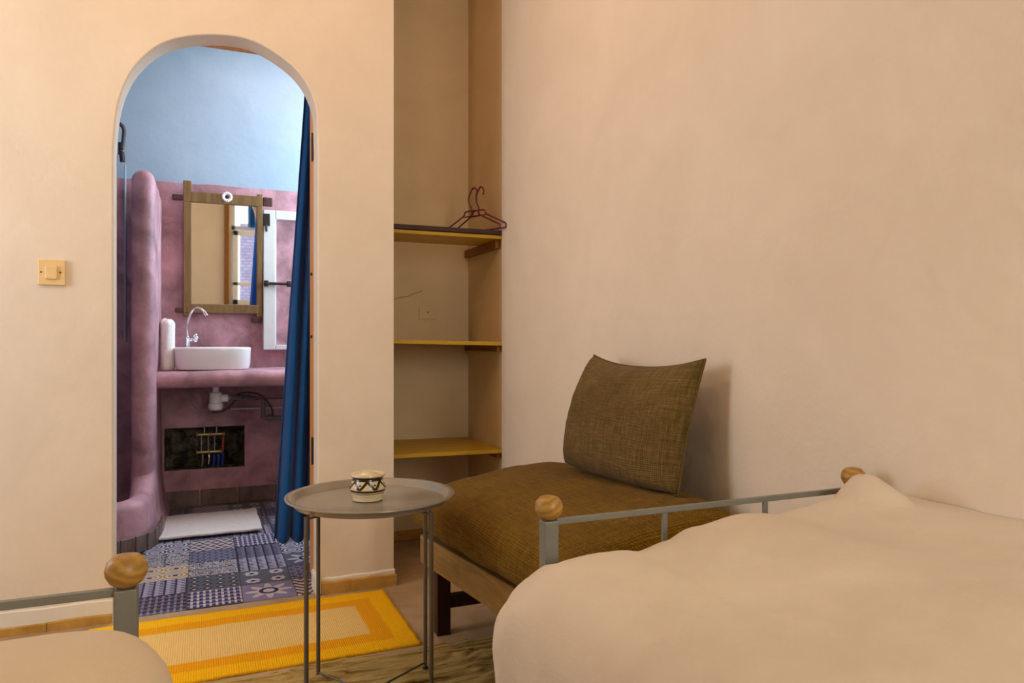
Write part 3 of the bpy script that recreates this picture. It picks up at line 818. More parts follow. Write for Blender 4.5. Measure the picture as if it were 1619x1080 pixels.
def puffy(name, fn_top, fn_bot, nu, nv, m, parent, uvs=(1, 1)):
    bm = bmesh.new(); uvl = bm.loops.layers.uv.new('uv')
    A = [[bm.verts.new(fn_top(i / nu, j / nv)) for j in range(nv + 1)] for i in range(nu + 1)]
    B = [[A[i][j] if i in (0, nu) or j in (0, nv) else bm.verts.new(fn_bot(i / nu, j / nv)) for j in range(nv + 1)] for i in range(nu + 1)]
    for G, rev in ((A, False), (B, True)):
        for i in range(nu):
            for j in range(nv):
                idx = [(i, j), (i + 1, j), (i + 1, j + 1), (i, j + 1)]
                if rev: idx = idx[::-1]
                try: f = bm.faces.new([G[a][b] for a, b in idx])
                except ValueError: continue
                for lp, (a, b) in zip(f.loops, idx): lp[uvl].uv = (a / nu * uvs[0], b / nv * uvs[1])
    if parent is not None: return ch(parent, name, bm, m, 180)
    return link(name, bm, m, smooth=180)
# pad: superelliptic cross section swept as one closed surface
def pad(bm, nu=72, nv=64):
    uvl = bm.loops.layers.uv.new('uv')
    # top sheet and bottom sheet joined by a rounded edge
    x0, x1, y0, y1 = 0.665, 1.248, 1.40, 2.475
    def se(t, p):  # superellipse profile 0..1 -> height factor
        return max(0.0, 1 - abs(2 * t - 1) ** p) ** (1 / p)
    def sm(u): return 0.5 - 0.5 * math.cos(PI * u)
    def pt(u, v, side):
        uu, vv = sm(u), sm(v)
        x = x0 + (x1 - x0) * uu; y = y0 + (y1 - y0) * vv
        f = se(uu, 3.6) * se(vv, 5.0)
        zc = 0.415 + 0.045 * (2.4 - y)
        crown = 0.018 * min(1, uu * 1.6)
        wr = 0.005 * fb(x * 6, y * 6, side) + 0.002 * fb(x * 22, y * 22, side)
        z = zc + side * (0.088 if side > 0 else 0.085) * f + (crown + 0.075 * uu) * (1 if side > 0 else 0.1) * f + wr * f
        x += (0.045 * (2.45 - y)) * (1 - uu)
        return Vector((x, y, z))
    A = [[bm.verts.new(pt(i / nu, j / nv, 1)) for j in range(nv + 1)] for i in range(nu + 1)]
    B = [[A[i][j] if i in (0, nu) or j in (0, nv) else bm.verts.new(pt(i / nu, j / nv, -1)) for j in range(nv + 1)] for i in range(nu + 1)]
    for G, rev in ((A, 0), (B, 1)):
        for i in range(nu):
            for j in range(nv):
                idx = [(i, j), (i + 1, j), (i + 1, j + 1), (i, j + 1)]
                if rev: idx = idx[::-1]
                f = bm.faces.new([G[a][b] for a, b in idx])
                for lp, (a, b) in zip(f.loops, idx):
                    q = lp.vert.co; lp[uvl].uv = (q.y * 1.6, (q.x if not rev else -q.x) * 1.6 + q.z * 1.6)
bm = bmesh.new(); pad(bm); ch(bn, 'pad', bm, M['bench_cloth'], 180)

# cushion leaning against the wall
BL, BR, TL, TR = Vector((1.100, 2.130, 0.604)), Vector((1.112, 1.530, 0.609)), Vector((1.165, 2.054, 0.955)), Vector((1.190, 1.522, 0.954))
BLp, BRp, TLp, TRp = BL, BR, TL, TR
def cus(u, v, side):
    uu, vv = u, v
    # pinched straight sides: corners stay out, middles pull in
    pu = uu + (0.5 - uu) * 2 * (1 - abs(2 * vv - 1) ** 2.2) * (0.0 if uu < 0.5 else 0.02)
    pv = vv + (0.5 - vv) * 2 * (1 - abs(2 * uu - 1) ** 2.2) * (-0.03 if vv < 0.5 else 0.085)
    p = BLp * (1 - pu) * (1 - pv) + BRp * pu * (1 - pv) + TLp * (1 - pu) * pv + TRp * pu * pv
    n = (TLp - BLp).cross(BRp - BLp).normalized()
    if n.x > 0: n = -n
    f = (max(0, 1 - abs(2 * uu - 1) ** 2.4) * max(0, 1 - abs(2 * vv - 1) ** 2.4)) ** 0.42
    f *= 0.96 + 0.08 * (vv < 2)
    th = 0.095 if side > 0 else 0.030
    p = p + n * (side * th * f)
    p = p + n * (0.006 * fb(uu * 4, vv * 4, side * 2) + 0.0025 * fb(uu * 11, vv * 11, side)) * f
    # sagging crease at the lower right corner
    p.z -= 0.010 * math.exp(-((vv - 0.10) ** 2) * 160) * math.exp(-((uu - 0.8) ** 2) * 14) * side * f * 2
    p.x = min(p.x, W - 0.006)
    return p
o = puffy('cushion', lambda u, v: cus(u, v, 1), lambda u, v: cus(u, v, -1), 56, 56, M['cushion'], None, (1.3, 1.0))
tag(o, 'square olive-brown woven cushion leaning on the right wall at the bench', 'cushion')
bm = bmesh.new()
cp = [cus(u, 0, 1) for u in [k / 30 for k in range(31)]] + [cus(1, k / 30, 1) for k in range(1, 31)] + [cus(1 - k / 30, 1, 1) for k in range(1, 31)] + [cus(0, 1 - k / 30, 1) for k in range(1, 30)]
tube(bm, cp, 0.0035, 6, closed=True)
link('seam', bm, M['cushion'], o, 180)

# ------------------------------------------------------------------ beds
def make_bed(x0, x1, yf, label, dl, seedz):
    b = thing('bed', ((x0 + x1) / 2, yf - 1.0, 0), label, 'bed')
    yh = yf - 1.95
    zr = 0.712
    def post(x, y, ztop, nm):
        pb = bx(x - 0.0125, x + 0.0125, y - 0.0125, y + 0.0125, 0, ztop, 0.002)
        p = ch(b, nm, pb, M['steel'])
        kb = bmesh.new(); lathe(kb, [(0, -0.019), (0.010, -0.019), (0.018, -0.013), (0.0225, -0.005), (0.0235, 0.002), (0.021, 0.011), (0.015, 0.0175), (0.007, 0.0195), (0, 0.020)], 32)
        kb.transform(Matrix.Translation(Vector((x, y, ztop + 0.020)) - b.location))
        link('knob', kb, M['knob'], p, 180)
        return p
    for x in (x0, x1):
        post(x, yf, 0.708, 'foot_post'); post(x, yh, 0.90, 'head_post')
    ch(b, 'foot_rail', bx(x0 + 0.0125, x1 - 0.0125, yf - 0.004, yf + 0.004, 0.699, 0.709, 0.001), M['steel'])
    ch(b, 'head_rail', bx(x0 + 0.0125, x1 - 0.0125, yh - 0.005, yh + 0.005, 0.86, 0.875, 0.001), M['steel'])
    ch(b, 'lower_rail', bx(x0 + 0.0125, x1 - 0.0125, yf - 0.01, yf + 0.01, 0.34, 0.37, 0.001), M['steel'])
    for k in (1, 2):
        x = x0 + (x1 - x0) * k / 3
        ch(b, 'bar', bx(x - 0.005, x + 0.005, yf - 0.003, yf + 0.003, 0.37, 0.70, 0.001), M['steel'])
        ch(b, 'bar', bx(x - 0.005, x + 0.005, yh - 0.003, yh + 0.003, 0.37, 0.862, 0.001), M['steel'])
    for x in (x0, x1):
        ch(b, 'side_rail', bx(x - 0.01, x + 0.01, yh + 0.0125, yf - 0.0125, 0.33, 0.37, 0.001), M['steel'])
    for k in range(8):
        y = yh + 0.12 + k * 0.235
        ch(b, 'slat', bx(x0 + 0.01, x1 - 0.01, y, y + 0.06, 0.352, 0.364), M['bench_wood'])
    return b
make_bed(0.522, 1.20, 1.07, 'grey steel bed frame at the right wall, two wooden ball knobs before the bench', None, 0)
make_bed(-0.761, -0.083, 0.973, 'grey steel bed frame with wooden ball knob at the lower left, before the arch wall', None, 0)
o = link('mattress', bx(0.545, 1.22, -0.84, 1.035, 0.365, 0.53, 0.03, 4), M['mattress_cover'], smooth=60); tag(o, 'mattress under the white duvet of the right bed', 'mattress')
o = link('mattress', bx(-0.745, -0.105, -0.93, 0.94, 0.365, 0.53, 0.03, 4), M['mattress_cover'], smooth=60); tag(o, 'mattress under the cream duvet of the left bed', 'mattress')

def duvet(name, rect, r, drop, ztop, nu, nv, m, label, clampx=None):
    """soft cover: flat inside rect, wraps over a round edge of radius r, hangs drop beyond it"""
    x0, x1, y0, y1 = rect
    L = r * PI / 2 + drop
    bm = bmesh.new()
    def f(u, v):
        px = x0 - L + u * (x1 - x0 + 2 * L) if clampx is None else x0 - L + u * (clampx - x0 + L)
        py = y0 - L * 0 + v * (y1 - y0 + L)
        cx = min(max(px, x0), x1) if clampx is None else max(px, x0)
        cy = min(max(py, y0), y1)
        d = Vector((px - cx, py - cy)); dl = d.length
        n = d / dl if dl > 1e-9 else Vector((0, 0))
        dl = min(dl, L)
        zt = ztop(cx, cy)
        if dl < r * PI / 2:
            a = dl / r; q = Vector((cx, cy)) + n * r * math.sin(a); z = zt - r * (1 - math.cos(a))
        else:
            q = Vector((cx, cy)) + n * r; z = zt - r - (dl - r * PI / 2)
        w_ = 0.010 * fb(px * 3.2, py * 3.2, 1, 3) + 0.004 * fb(px * 9 + py * 3, py * 7, 5, 3)
        q = q + n * w_ * 1.2 * min(1.0, dl / 0.06)
        return Vector((q.x, q.y, z + w_ * 0.8))
    grid(bm, nu, nv, f)
    o = link(name, bm, m, smooth=180)
    return tag(o, label, 'duvet')
sil = [(880, 888), (930, 875), (975, 868), (1010, 869), (1055, 855), (1100, 834), (1180, 812), (1240, 812), (1265, 806), (1310, 792), (1440, 782), (1500, 786)]
silp = sorted((at(a, b, Y=1.0).x, at(a, b, Y=1.0).z) for a, b in sil)
def sil_z(x):
    if x <= silp[0][0]: return silp[0][1]
    for (a, za), (b, zb) in zip(silp, silp[1:]):
        if x <= b:
            t = (x - a) / (b - a); t = t * t * (3 - 2 * t); return za + (zb - za) * t
    return silp[-1][1]
def ztopR(x, y):
    k = max(0, min(1, (y + 0.2) / 1.0)); z = 0.70 * (1 - k) + sil_z(x) * k
    # tuck over the far post
    pk = at(1362, 752, Y=1.0); d = math.hypot((x - pk.x) / 0.050, (y - 0.98) / 0.085)
    z += 0.045 * max(0.0, 1 - d) ** 0.8
    z += 0.012 * math.exp(-((x - 1.0) ** 2) * 20 - ((y - 0.6) ** 2) * 9)
    return z
duvet('duvet', (0.545, 1.26, -0.80, 0.975), 0.145, 0.16, lambda x, y: ztopR(x, y), 110, 200, M['duvet'], 'large off-white duvet heaped over the bed at the right wall', clampx=W - 0.002)
o = bpy.data.objects['duvet']
# the foot side is tucked inside the foot rail: squash what passes the rail plane
for v in o.data.vertices:
    lim = 1.045 if 0.50 < v.co.x else 1.10
    if v.co.y > lim - 0.06:
        e = v.co.y - (lim - 0.06); v.co.y = lim - 0.06 + 0.06 * (1 - math.exp(-e / 0.06))
def ztopL(x, y): return 0.697 + 0.012 * fb(x * 2, y * 2, 8)
duvet('duvet', (-0.72, -0.118, -0.85, 0.857), 0.085, 0.16, ztopL, 90, 150, M['duvet2'], 'smooth beige duvet on the bed at the lower left corner')

# ------------------------------------------------------------------ hangers on the top shelf
def hanger(loc, rz, tilt, label, size=1.0):
    e = thing('clothes_hanger', loc, label, 'hanger', rz, 'maroon hangers on the top shelf')
    e.rotation_euler = (tilt, 0, rz)
    hw = 0.168 * size
    bm = bmesh.new()
    pts = [(-0.035, 0, 0.098), (0.035, 0, 0.098), (0.05, 0, 0.078), (hw * 0.93, 0, 0.028), (hw, 0, 0.016), (hw * 0.97, 0, 0.004), (hw * 0.85, 0, 0.0035), (-hw * 0.85, 0, 0.0035), (-hw * 0.97, 0, 0.004), (-hw, 0, 0.016), (-hw * 0.93, 0, 0.028), (-0.05, 0, 0.078)]
    tube(bm, smooth_path(pts, 3, True), 0.0035, 8, closed=True)
    tube(bm, [(-0.046, 0, 0.075), (0.046, 0, 0.075)], 0.003, 8)
    link('frame', bm, M['hanger'], e, 180)
    bm = bmesh.new()
    hk = [(q[0] * 1.1, 0, 0.078 + (q[2] - 0.078) * 1.3) for q in [(0, 0, 0.078), (0, 0, 0.105), (-0.010, 0, 0.122), (-0.013, 0, 0.140), (-0.004, 0, 0.158), (0.006, 0, 0.170), (0.018, 0, 0.176), (0.030, 0, 0.170), (0.034, 0, 0.158), (0.028, 0, 0.148)]]
    tube(bm, smooth_path(hk, 4), 0.0038, 8)
    link('hook', bm, M['hanger'], e, 180)
    return e
hanger((1.188, 3.170, 1.5105), math.radians(-66), math.radians(3), 'front maroon plastic clothes hanger standing on the top niche shelf')
hanger((1.160, 3.200, 1.5105), math.radians(-60), math.radians(2), 'rear maroon plastic clothes hanger, just behind the other on the top niche shelf')

# ------------------------------------------------------------------ bathroom things
# counter
bm = bmesh.new()
def counter(u, v):
    x = -0.232 + u * 1.53
    zt, zb, yf, r = 0.838, 0.748, 4.27, 0.045
    if v < 0.3: y, z = BY + 0.0 - (BY - yf - r) * (v / 0.3), zt
    elif v < 0.7:
        th = (v - 0.3) / 0.4 * PI; y, z = yf + r - r * math.sin(th), (zt + zb) / 2 + r * math.cos(th)
    else: y, z = yf + r + (BY - yf - r) * ((v - 0.7) / 0.3), zb
    return Vector((x, y + 0.004 * fb(x * 4, z * 4), z + 0.003 * fb(x * 3, y * 3)))
grid(bm, 60, 30, counter)
ct = link('washbasin_counter', bm, M['mauve'], smooth=60); tag(ct, 'mauve plaster counter with rounded front edge under the white basin', 'counter')

# basin (stadium plan)
bs = thing('washbasin', (0.058, 4.50, 0.8395), 'white oval ceramic basin on the mauve counter under the mirror', 'basin')
bm = bmesh.new()
def stad(a, ins, sx=0.2025, sy=0.15):
    p = 3.0; c_, s_ = math.cos(a), math.sin(a)
    return Vector(((sx - ins) * math.copysign(abs(c_) ** (2 / p), c_), (sy - ins) * math.copysign(abs(s_) ** (2 / p), s_)))
prf = [(0.03, 0.0), (0.012, 0.004), (0.004, 0.03), (0.0, 0.115), (0.0005, 0.124), (0.005, 0.128), (0.013, 0.127), (0.018, 0.120), (0.025, 0.06), (0.05, 0.025), (0.10, 0.018)]
rings = []
N = 72
for ins, z in prf:
    rings.append([bm.verts.new((*stad(2 * PI * k / N, ins), z)) for k in range(N)])
for A, B in zip(rings, rings[1:]):
    for k in range(N): bm.faces.new((A[k], A[(k + 1) % N], B[(k + 1) % N], B[k]))
bm.faces.new(rings[-1]); bm.faces.new(rings[0][::-1])
link('bowl', bm, M['porcelain'], bs, 50)
bm = bmesh.new(); lathe(bm, [(0, 0.021), (0.018, 0.021), (0.02, 0.0185), (0.02, 0.017)], 20); link('drain', bm, M['chrome'], bs, 50)
# tap
tx, ty, tz = -0.078, 4.585, 0.965
tp = thing('tap', (tx, ty, tz), 'chrome swan-neck tap at the left end of the white basin', 'tap')
bm = bmesh.new(); lathe(bm, [(0, 0), (0.019, 0), (0.019, 0.006), (0.013, 0.010), (0.013, 0.045), (0.016, 0.048), (0.016, 0.062), (0.008, 0.068), (0, 0.068)], 20); link('body', bm, M['chrome'], tp, 50)
bm = bmesh.new(); tube(bm, smooth_path([(0, 0, 0.06), (0.0, 0, 0.12), (0.005, -0.01, 0.16), (0.025, -0.03, 0.21), (0.05, -0.06, 0.228), (0.075, -0.085, 0.218), (0.098, -0.10, 0.188)], 6), 0.0065, 10); link('spout', bm, M['chrome'], tp, 180)
bm = bmesh.new(); tube(bm, [(0.088, -0.095, 0.204), (0.102, -0.104, 0.180)], 0.009, 12); link('aerator', bm, M['chrome'], tp, 50)
bm = bmesh.new()
tube(bm, [(0.008, -0.004, 0.038), (0.028, -0.012, 0.050)], 0.007, 10)
for k in range(5):
    a = 2 * PI * k / 5; cc = Vector((0.042, -0.018, 0.056)); bmesh.ops.create_icosphere(bm, subdivisions=2, radius=0.0105, matrix=Matrix.Translation(cc + Vector((0.012 * math.cos(a) * 0.5, -0.013 * math.cos(a), 0.016 * math.sin(a)))))
bmesh.ops.create_icosphere(bm, subdivisions=2, radius=0.013, matrix=Matrix.Translation((0.044, -0.02, 0.056)))
link('handle', bm, M['chrome'], tp, 180)

# rolled towel
bm = bmesh.new()
def roll(u, v):
    a = 2 * PI * u; k = 0.062 * (1 + 0.03 * math.sin(2 * a) + 0.04 * fb(math.cos(a) * 2, math.sin(a) * 2, v * 3))
    if v < 0.08: rr, z = k * (0.80 + 0.2 * v / 0.08), 0.003 * 0
    rr = k * (1 if v < 0.8 else math.cos((v - 0.8) / 0.2 * PI / 2 * 0.98) ** 0.6)
    if v < 0.04: rr = k * 0.9
    z = min(v / 0.8, 1) * 0.252 + (0.03 * math.sin((v - 0.8) / 0.2 * PI / 2) if v > 0.8 else 0)
    z += 0.012 * fb(math.cos(a) * 1.5, math.sin(a) * 1.5, 7) * (v > 0.7)
    return Vector((rr * math.cos(a), rr * math.sin(a), z))
grid(bm, 48, 40, roll, close_u=True)
bmesh.ops.holes_fill(bm, edges=bm.edges, sides=0)
o = link('rolled_towel', bm, M['towel'], smooth=180); o.location = (-0.158 - 0.062, 4.52, 0.841)
o.location.x = -0.1795 + 0.0; o.location.y = 4.49
o.scale = (0.62, 0.8, 1)
tag(o, 'white rolled towel standing at the left end of the mauve counter', 'towel')

# mirror
mc = Vector((0.060, BY - 0.035, 1.59))
mr = thing('mirror', (mc.x, BY - 0.012, 1.24), 'rectangular wood-framed mirror over the white basin', 'mirror')
mr.rotation_euler = (math.radians(2.4), 0, 0)
# local frame: x right, z up from the lower edge, y toward the wall
gx0, gx1 = at(303, 400, Y=BY).x - mc.x, at(405, 400, Y=BY).x - mc.x
gz0, gz1 = at(330, 481, Y=BY).z - 1.24, at(350, 325, Y=BY).z - 1.24
fw_ = 0.045
link('glass', bx(gx0 - 0.005, gx1 + 0.005, -0.014, -0.010, gz0 - 0.005, gz1 + 0.005), M['mirror'], mr)
link('backing', bx(gx0 - 0.02, gx1 + 0.02, -0.009, -0.002, gz0 - 0.02, gz1 + 0.02), M['mirror_dark'], mr)
link('frame_stile', bx(gx0 - fw_, gx0, -0.030, -0.008, gz0 - 0.075, gz1 + 0.125, 0.004), M['mirror_wood'], mr)
link('frame_stile', bx(gx1, gx1 + 0.034, -0.030, -0.008, gz0 - 0.075, gz1 + 0.075, 0.004), M['mirror_wood'], mr)
link('frame_rail', bx(gx0 - fw_, gx1 + 0.034, -0.032, -0.008, gz1, gz1 + 0.062, 0.004), M['mirror_wood'], mr)
link('frame_rail', bx(gx0 - fw_, gx1 + 0.034, -0.032, -0.008, gz0 - 0.055, gz0, 0.004), M['mirror_wood'], mr)
for (a, b, c_, d) in ((gx0 - fw_ - 0.06, gx0 - fw_ - 0.001, gz1 + 0.005, gz1 + 0.04), (gx1 + 0.035, gx1 + 0.092, gz1 + 0.005, gz1 + 0.06), (gx0 - fw_ - 0.045, gx0 - fw_ - 0.001, gz0 - 0.055, gz0 - 0.025), (gx1 - 0.03, gx1 + 0.03, gz0 - 0.11, gz0 - 0.076)):
    link('horn', bx(a, b, -0.030, -0.008, c_, d, 0.006), M['mirror_dark'], mr)
c = at(359, 312, Y=BY - 0.06)
bm = bmesh.new()
for k in range(14):
    a = 2 * PI * k / 14
    bmesh.ops.create_icosphere(bm, subdivisions=2, radius=0.009, matrix=Matrix.Translation((c.x + 0.023 * math.cos(a), BY - 0.070, c.z + 0.023 * math.sin(a))))
lathe(bm, [(0, 0.0), (0.010, 0.002), (0.014, 0.006), (0.022, 0.006), (0.024, 0.0)], 24, (c.x, BY - 0.066, c.z), (0, -1, 0))
o = link('rosette', bm, M['porcelain'], smooth=60); tag(o, 'small white round rosette fixed at the top middle of the mirror frame', 'ornament')
bm = bmesh.new(); lathe(bm, [(0, 0.009), (0.006, 0.009), (0.010, 0.006), (0.011, 0.003)], 16, (c.x, BY - 0.066, c.z), (0, -1, 0)); link('rosette_eye', bm, M['dark_metal'], o, 50)

# white framed shutter at the right of the mirror
shx0 = at(416, 440, Y=BY - 0.03).x; shx1 = at(435, 440, Y=BY - 0.03).x; shz1 = at(440, 334, Y=BY - 0.03).z; shz0 = at(440, 553, Y=BY - 0.03).z
sh = thing('cupboard_door', (shx0 + 0.2, BY - 0.04, shz0), 'white framed cupboard door with mauve panel in the bathroom back wall, right of the mirror', 'cupboard')
shw = 0.46
for nm, a in (('stile', (shx0, shx1, shz0, shz1)), ('stile', (shx0 + shw - 0.07, shx0 + shw, shz0, shz1)), ('rail', (shx1 + 0.001, shx0 + shw - 0.071, shz1 - 0.055, shz1)), ('rail', (shx1 + 0.001, shx0 + shw - 0.071, shz0, shz0 + 0.03))):
    ch(sh, nm, bx(a[0], a[1], BY - 0.055, BY - 0.005, a[2], a[3], 0.004), M['white_wood'])
ch(sh, 'panel', bx(shx1 - 0.005, shx0 + shw - 0.065, BY - 0.022, BY - 0.004, shz0 + 0.02, shz1 - 0.05), M['mauve'])
ch(sh, 'bead', bx(shx1, shx1 + 0.006, BY - 0.050, BY - 0.02, shz0 + 0.03, shz1 - 0.055), M['white_plastic'])
c = at(421, 348, Y=BY - 0.06)
bm = bx(c.x - 0.020, c.x + 0.022, BY - 0.062, BY - 0.055, c.z - 0.035, c.z + 0.040, 0.002)
tube(bm, [(c.x, BY - 0.06, c.z - 0.03), (c.x + 0.003, BY - 0.062, c.z - 0.07)], 0.006)
ch(sh, 'hinge', bm, M['dark_metal'])
a_, b_ = at(421, 448, Y=BY - 0.07), at(457, 449, Y=BY - 0.07)
bm = bmesh.new(); tube(bm, [(a_.x, BY - 0.068, a_.z), (b_.x, BY - 0.068, a_.z)], 0.009, 10)
for q in (a_, b_): box(bm, q.x - 0.014, q.x + 0.014, BY - 0.080, BY - 0.052, a_.z - 0.018, a_.z + 0.018, 0.004)
ch(sh, 'latch', bm, M['dark_metal'], 50)

# trap, waste pipe, hoses, pipes under the counter
PY = 4.52
tr = thing('basin_trap', (at(341, 620, Y=PY).x, PY, 0.55), 'white plastic bottle trap with grey waste pipe hanging under the mauve counter', 'trap')
c = at(341, 630, Y=PY)
zt, zb = 0.745, at(341, 648, Y=PY).z
bm = bmesh.new(); lathe(bm, [(0, zb), (0.030, zb), (0.040, zb + 0.012), (0.040, zb + 0.035), (0.034, zb + 0.040), (0.034, 0.70), (0.028, 0.706), (0.018, 0.710), (0.018, zt), (0, zt)], 28, (c.x, PY, 0)); ch(tr, 'bottle', bm, M['white_plastic'], 50)
bm = bmesh.new(); tube(bm, [(c.x + 0.03, PY, 0.672), (c.x + 0.066, PY, 0.672)], 0.022, 18); ch(tr, 'outlet_nut', bm, M['white_plastic'], 50)
e1 = at(400, 628, Y=4.70); e2 = at(408, 634, Y=4.70)
bm = bmesh.new(); tube(bm, smooth_path([(c.x + 0.066, PY, 0.672), (c.x + 0.12, 4.60, 0.668), (e1.x - 0.03, 4.70, 0.655), (e1.x + 0.012, 4.70, 0.650)], 6), 0.0165, 14); ch(tr, 'waste_pipe', bm, M['grey_pipe'], 180)
e3 = at(416, 661, Y=4.70); e4 = at(440, 664, Y=4.70)
bm = bmesh.new(); tube(bm, [(e3.x, 4.70, 0.655), (e3.x, 4.70, e3.z)], 0.014, 14); tube(bm, [(e3.x, 4.70, e3.z), (e4.x + 0.05, 4.70, e3.z - 0.004)], 0.014, 14); tube(bm, [(e3.x + 0.03, 4.70, e3.z), (e3.x + 0.05, 4.70, e3.z)], 0.021, 14)
ch(tr, 'elbow_pipe', bm, M['grey_pipe'], 50)
def hose(px, label, r=0.006, m='pipe_dark', yy=(4.62, 4.62)):
    pts = [at(a, b, Y=yy[0] + (yy[1] - yy[0]) * i / (len(px) - 1)) for i, (a, b) in enumerate(px)]
    bm = bmesh.new(); tube(bm, smooth_path(pts, 6), r, 8); o = link('hose', bm, M[m], smooth=180); return tag(o, label, 'hose')
hose([(366, 627), (382, 622), (398, 621), (412, 625), (423, 635), (430, 647), (431, 658)], 'dark hose arching over the grey waste pipe under the counter', 0.006)
hose([(335, 652), (350, 651), (363, 643), (372, 634), (384, 629)], 'dark hose running below and right of the white trap', 0.006)
hose([(336, 652), (318, 650), (304, 640), (300, 626), (303, 616)], 'thin mauve-grey hose looping left of the white trap', 0.0035, 'grey_pipe')
lz = at(400, 640, Y=BY)
o = link('pipe_casing', bx(at(358, 640, Y=BY).x, 0.9, BY - 0.03, BY, lz.z - 0.02, lz.z + 0.035, 0.005), M['mauve']); tag(o, 'mauve boxed ledge on the back wall under the counter', 'ledge')
bm = bmesh.new()
tube(bm, [(at(364, 645, Y=BY).x, BY - 0.036, lz.z - 0.018), (0.9, BY - 0.036, lz.z - 0.018)], 0.0065, 8)
link('pale_pipe', bm, M['white_plastic'], o, 180)

# manifolds in the recess
mf = thing('pipe_manifold', (0.04, 4.86, RZ0), 'brass pipe manifold with valves and blue sleeves inside the dark wall recess', 'manifold')
MY = 4.86
def mp(px, py): return at(px, py, Y=MY)
for y_, xa, xb in ((687.5, 311, 355), (715.5, 311, 350)):
    a, b = mp(xa, y_), mp(xb, y_)
    bm = bmesh.new(); tube(bm, [(a.x, MY, a.z), (b.x, MY, a.z)], 0.0095, 12)
    for q in (0.02, 0.5, 0.98):
        x = a.x + (b.x - a.x) * q; tube(bm, [(x - 0.006, MY, a.z), (x + 0.006, MY, a.z)], 0.0135, 6)
    ch(mf, 'bar', bm, M['brass'], 40)
for px in (318, 329, 339):
    a = mp(px, 689); b = mp(px, 714)
    bm = bmesh.new(); tube(bm, [(a.x, MY, a.z), (b.x, MY, b.z)], 0.0045, 8); tube(bm, [(a.x, MY, (a.z + b.z) / 2 - 0.008), (a.x, MY, (a.z + b.z) / 2 + 0.008)], 0.008, 6); ch(mf, 'valve', bm, M['chrome'], 40)
for px in (323, 342):
    a = mp(px, 687); bm = bmesh.new(); tube(bm, [(a.x, MY, a.z), (a.x, MY, RZ1 - 0.002)], 0.006, 8); ch(mf, 'riser', bm, M['chrome'], 40)
a, b = mp(353, 689), mp(352, 712); bm = bmesh.new(); tube(bm, [(a.x, MY - 0.005, a.z), (b.x, MY - 0.005, b.z)], 0.009, 10); ch(mf, 'red_valve', bm, M['copper'], 40)
for px, mm in ((320, 'grey_pipe'), (330, 'chrome'), (338, 'blue_hose'), (345, 'blue_hose'), (352, 'blue_hose')):
    a = mp(px, 718 if px < 350 else 713); bm = bmesh.new(); tube(bm, smooth_path([(a.x, MY, a.z), (a.x + 0.002, MY - 0.004, a.z - 0.03), (a.x - 0.003, MY, RZ0 + 0.002)], 4), 0.0075 if mm == 'blue_hose' else 0.006, 10)
    ch(mf, 'supply_pipe', bm, M[mm], 180)

# bath mat
bm = bmesh.new()
def bmat(u, v):
    x = -0.212 + u * 0.50; y = 3.99 + v * 0.49 + 0.012 * (u - 0.5)
    x += 0.006 * fb(y * 8, 1) * abs(2 * u - 1); y += 0.006 * fb(x * 8, 4) * abs(2 * v - 1)
    return Vector((x, y, 0.017 + 0.003 * fb(x * 9, y * 9)))
grid(bm, 50, 50, bmat)
o = link('bath_mat', bm, M['towel2'], smooth=180); so = o.modifiers.new('t', 'SOLIDIFY'); so.thickness = 0.011; so.offset = -1
tag(o, 'white rectangular bath mat on the patterned tiles', 'mat')

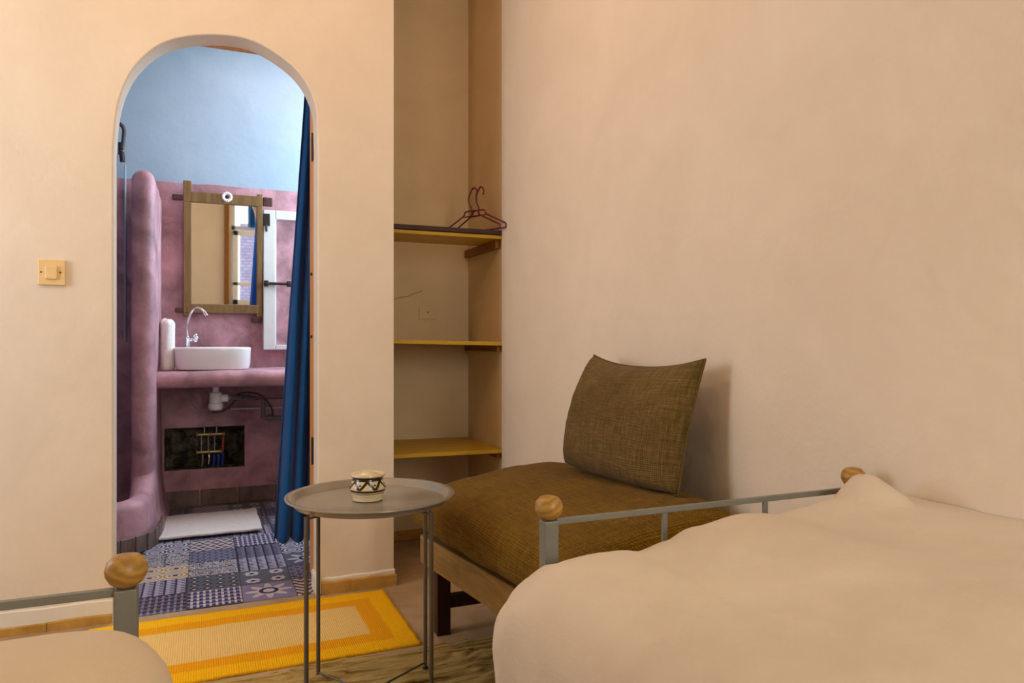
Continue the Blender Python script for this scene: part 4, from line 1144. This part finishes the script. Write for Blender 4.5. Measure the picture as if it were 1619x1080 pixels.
# shower arm on the left
pt = lambda a, b: at(a, b, Y=4.72)
bm = bmesh.new(); tube(bm, smooth_path([pt(172, 193), pt(184, 194), pt(192, 198), pt(196, 206), pt(195, 222), pt(193, 236)], 6), 0.011, 10)
o = link('shower_arm', bm, M['pipe_dark'], smooth=180); tag(o, 'dark curved shower arm high on the bathroom wall at the left edge of the arch', 'shower')
bm = bmesh.new(); q = pt(192, 240); tube(bm, [q, pt(194, 256)], 0.014, 12); link('nozzle', bm, M['dark_metal'], o, 50)
bm = bmesh.new(); q = pt(190, 230); tube(bm, [(q.x, 4.735, q.z + 0.02), (q.x, 4.735, q.z - 0.05)], 0.012, 12); link('fitting', bm, M['dark_metal'], o, 50)
bm = bmesh.new(); q = pt(196, 256); tube(bm, [(q.x, 4.79, q.z), (q.x, 4.79, 1.0)], 0.005, 8); tube(bm, [pt(172, 193), (pt(172, 193).x, 4.80, pt(172, 193).z)], 0.011, 10); link('riser', bm, M['blue_paint'], o, 50)

# blue door curtain gathered at the right of the doorway
bm = bmesh.new()
def curt(u, v):
    z = 2.31 - v * (2.31 - 0.135)
    xl = 0.279 + 0.068 * (z - 0.135); xr = 0.615
    fx = u
    x = xl + (xr - xl) * fx
    amp = 0.012 + 0.022 * v
    y = 3.285 + amp * math.sin(u * 2 * PI * 5.5 + 0.7 * math.sin(v * 3)) + 0.008 * fb(u * 6, v * 2, 2) + 0.03 * v * (0.5 - u)
    x += 0.006 * v * math.sin(u * 2 * PI * 5.5 + 1.4)
    return Vector((x, y, z + 0.006 * math.sin(u * 2 * PI * 5.5) * v))
grid(bm, 150, 60, curt)
o = link('door_curtain', bm, M['curtain'], smooth=180); so = o.modifiers.new('t', 'SOLIDIFY'); so.thickness = 0.003
tag(o, 'long royal blue curtain gathered at the right side of the arched doorway', 'curtain')
bm = bmesh.new(); tube(bm, [(-0.42, 3.285, 2.325), (0.632, 3.285, 2.325)], 0.007, 10)
o = tag(link('curtain_rail', bm, M['dark_metal'], smooth=50), 'thin dark rail hidden behind the door lintel carrying the blue door curtain', 'curtain rail')
for k in range(8):
    x = 0.43 + k * 0.025; bm = bmesh.new(); tube(bm, smooth_path([(x, 3.285 + 0.011 * math.cos(a), 2.320 + 0.012 * math.sin(a)) for a in [2 * PI * q / 8 for q in range(8)]], 2, True), 0.0015, 6, closed=True); link('ring', bm, M['dark_metal'], o, 180)
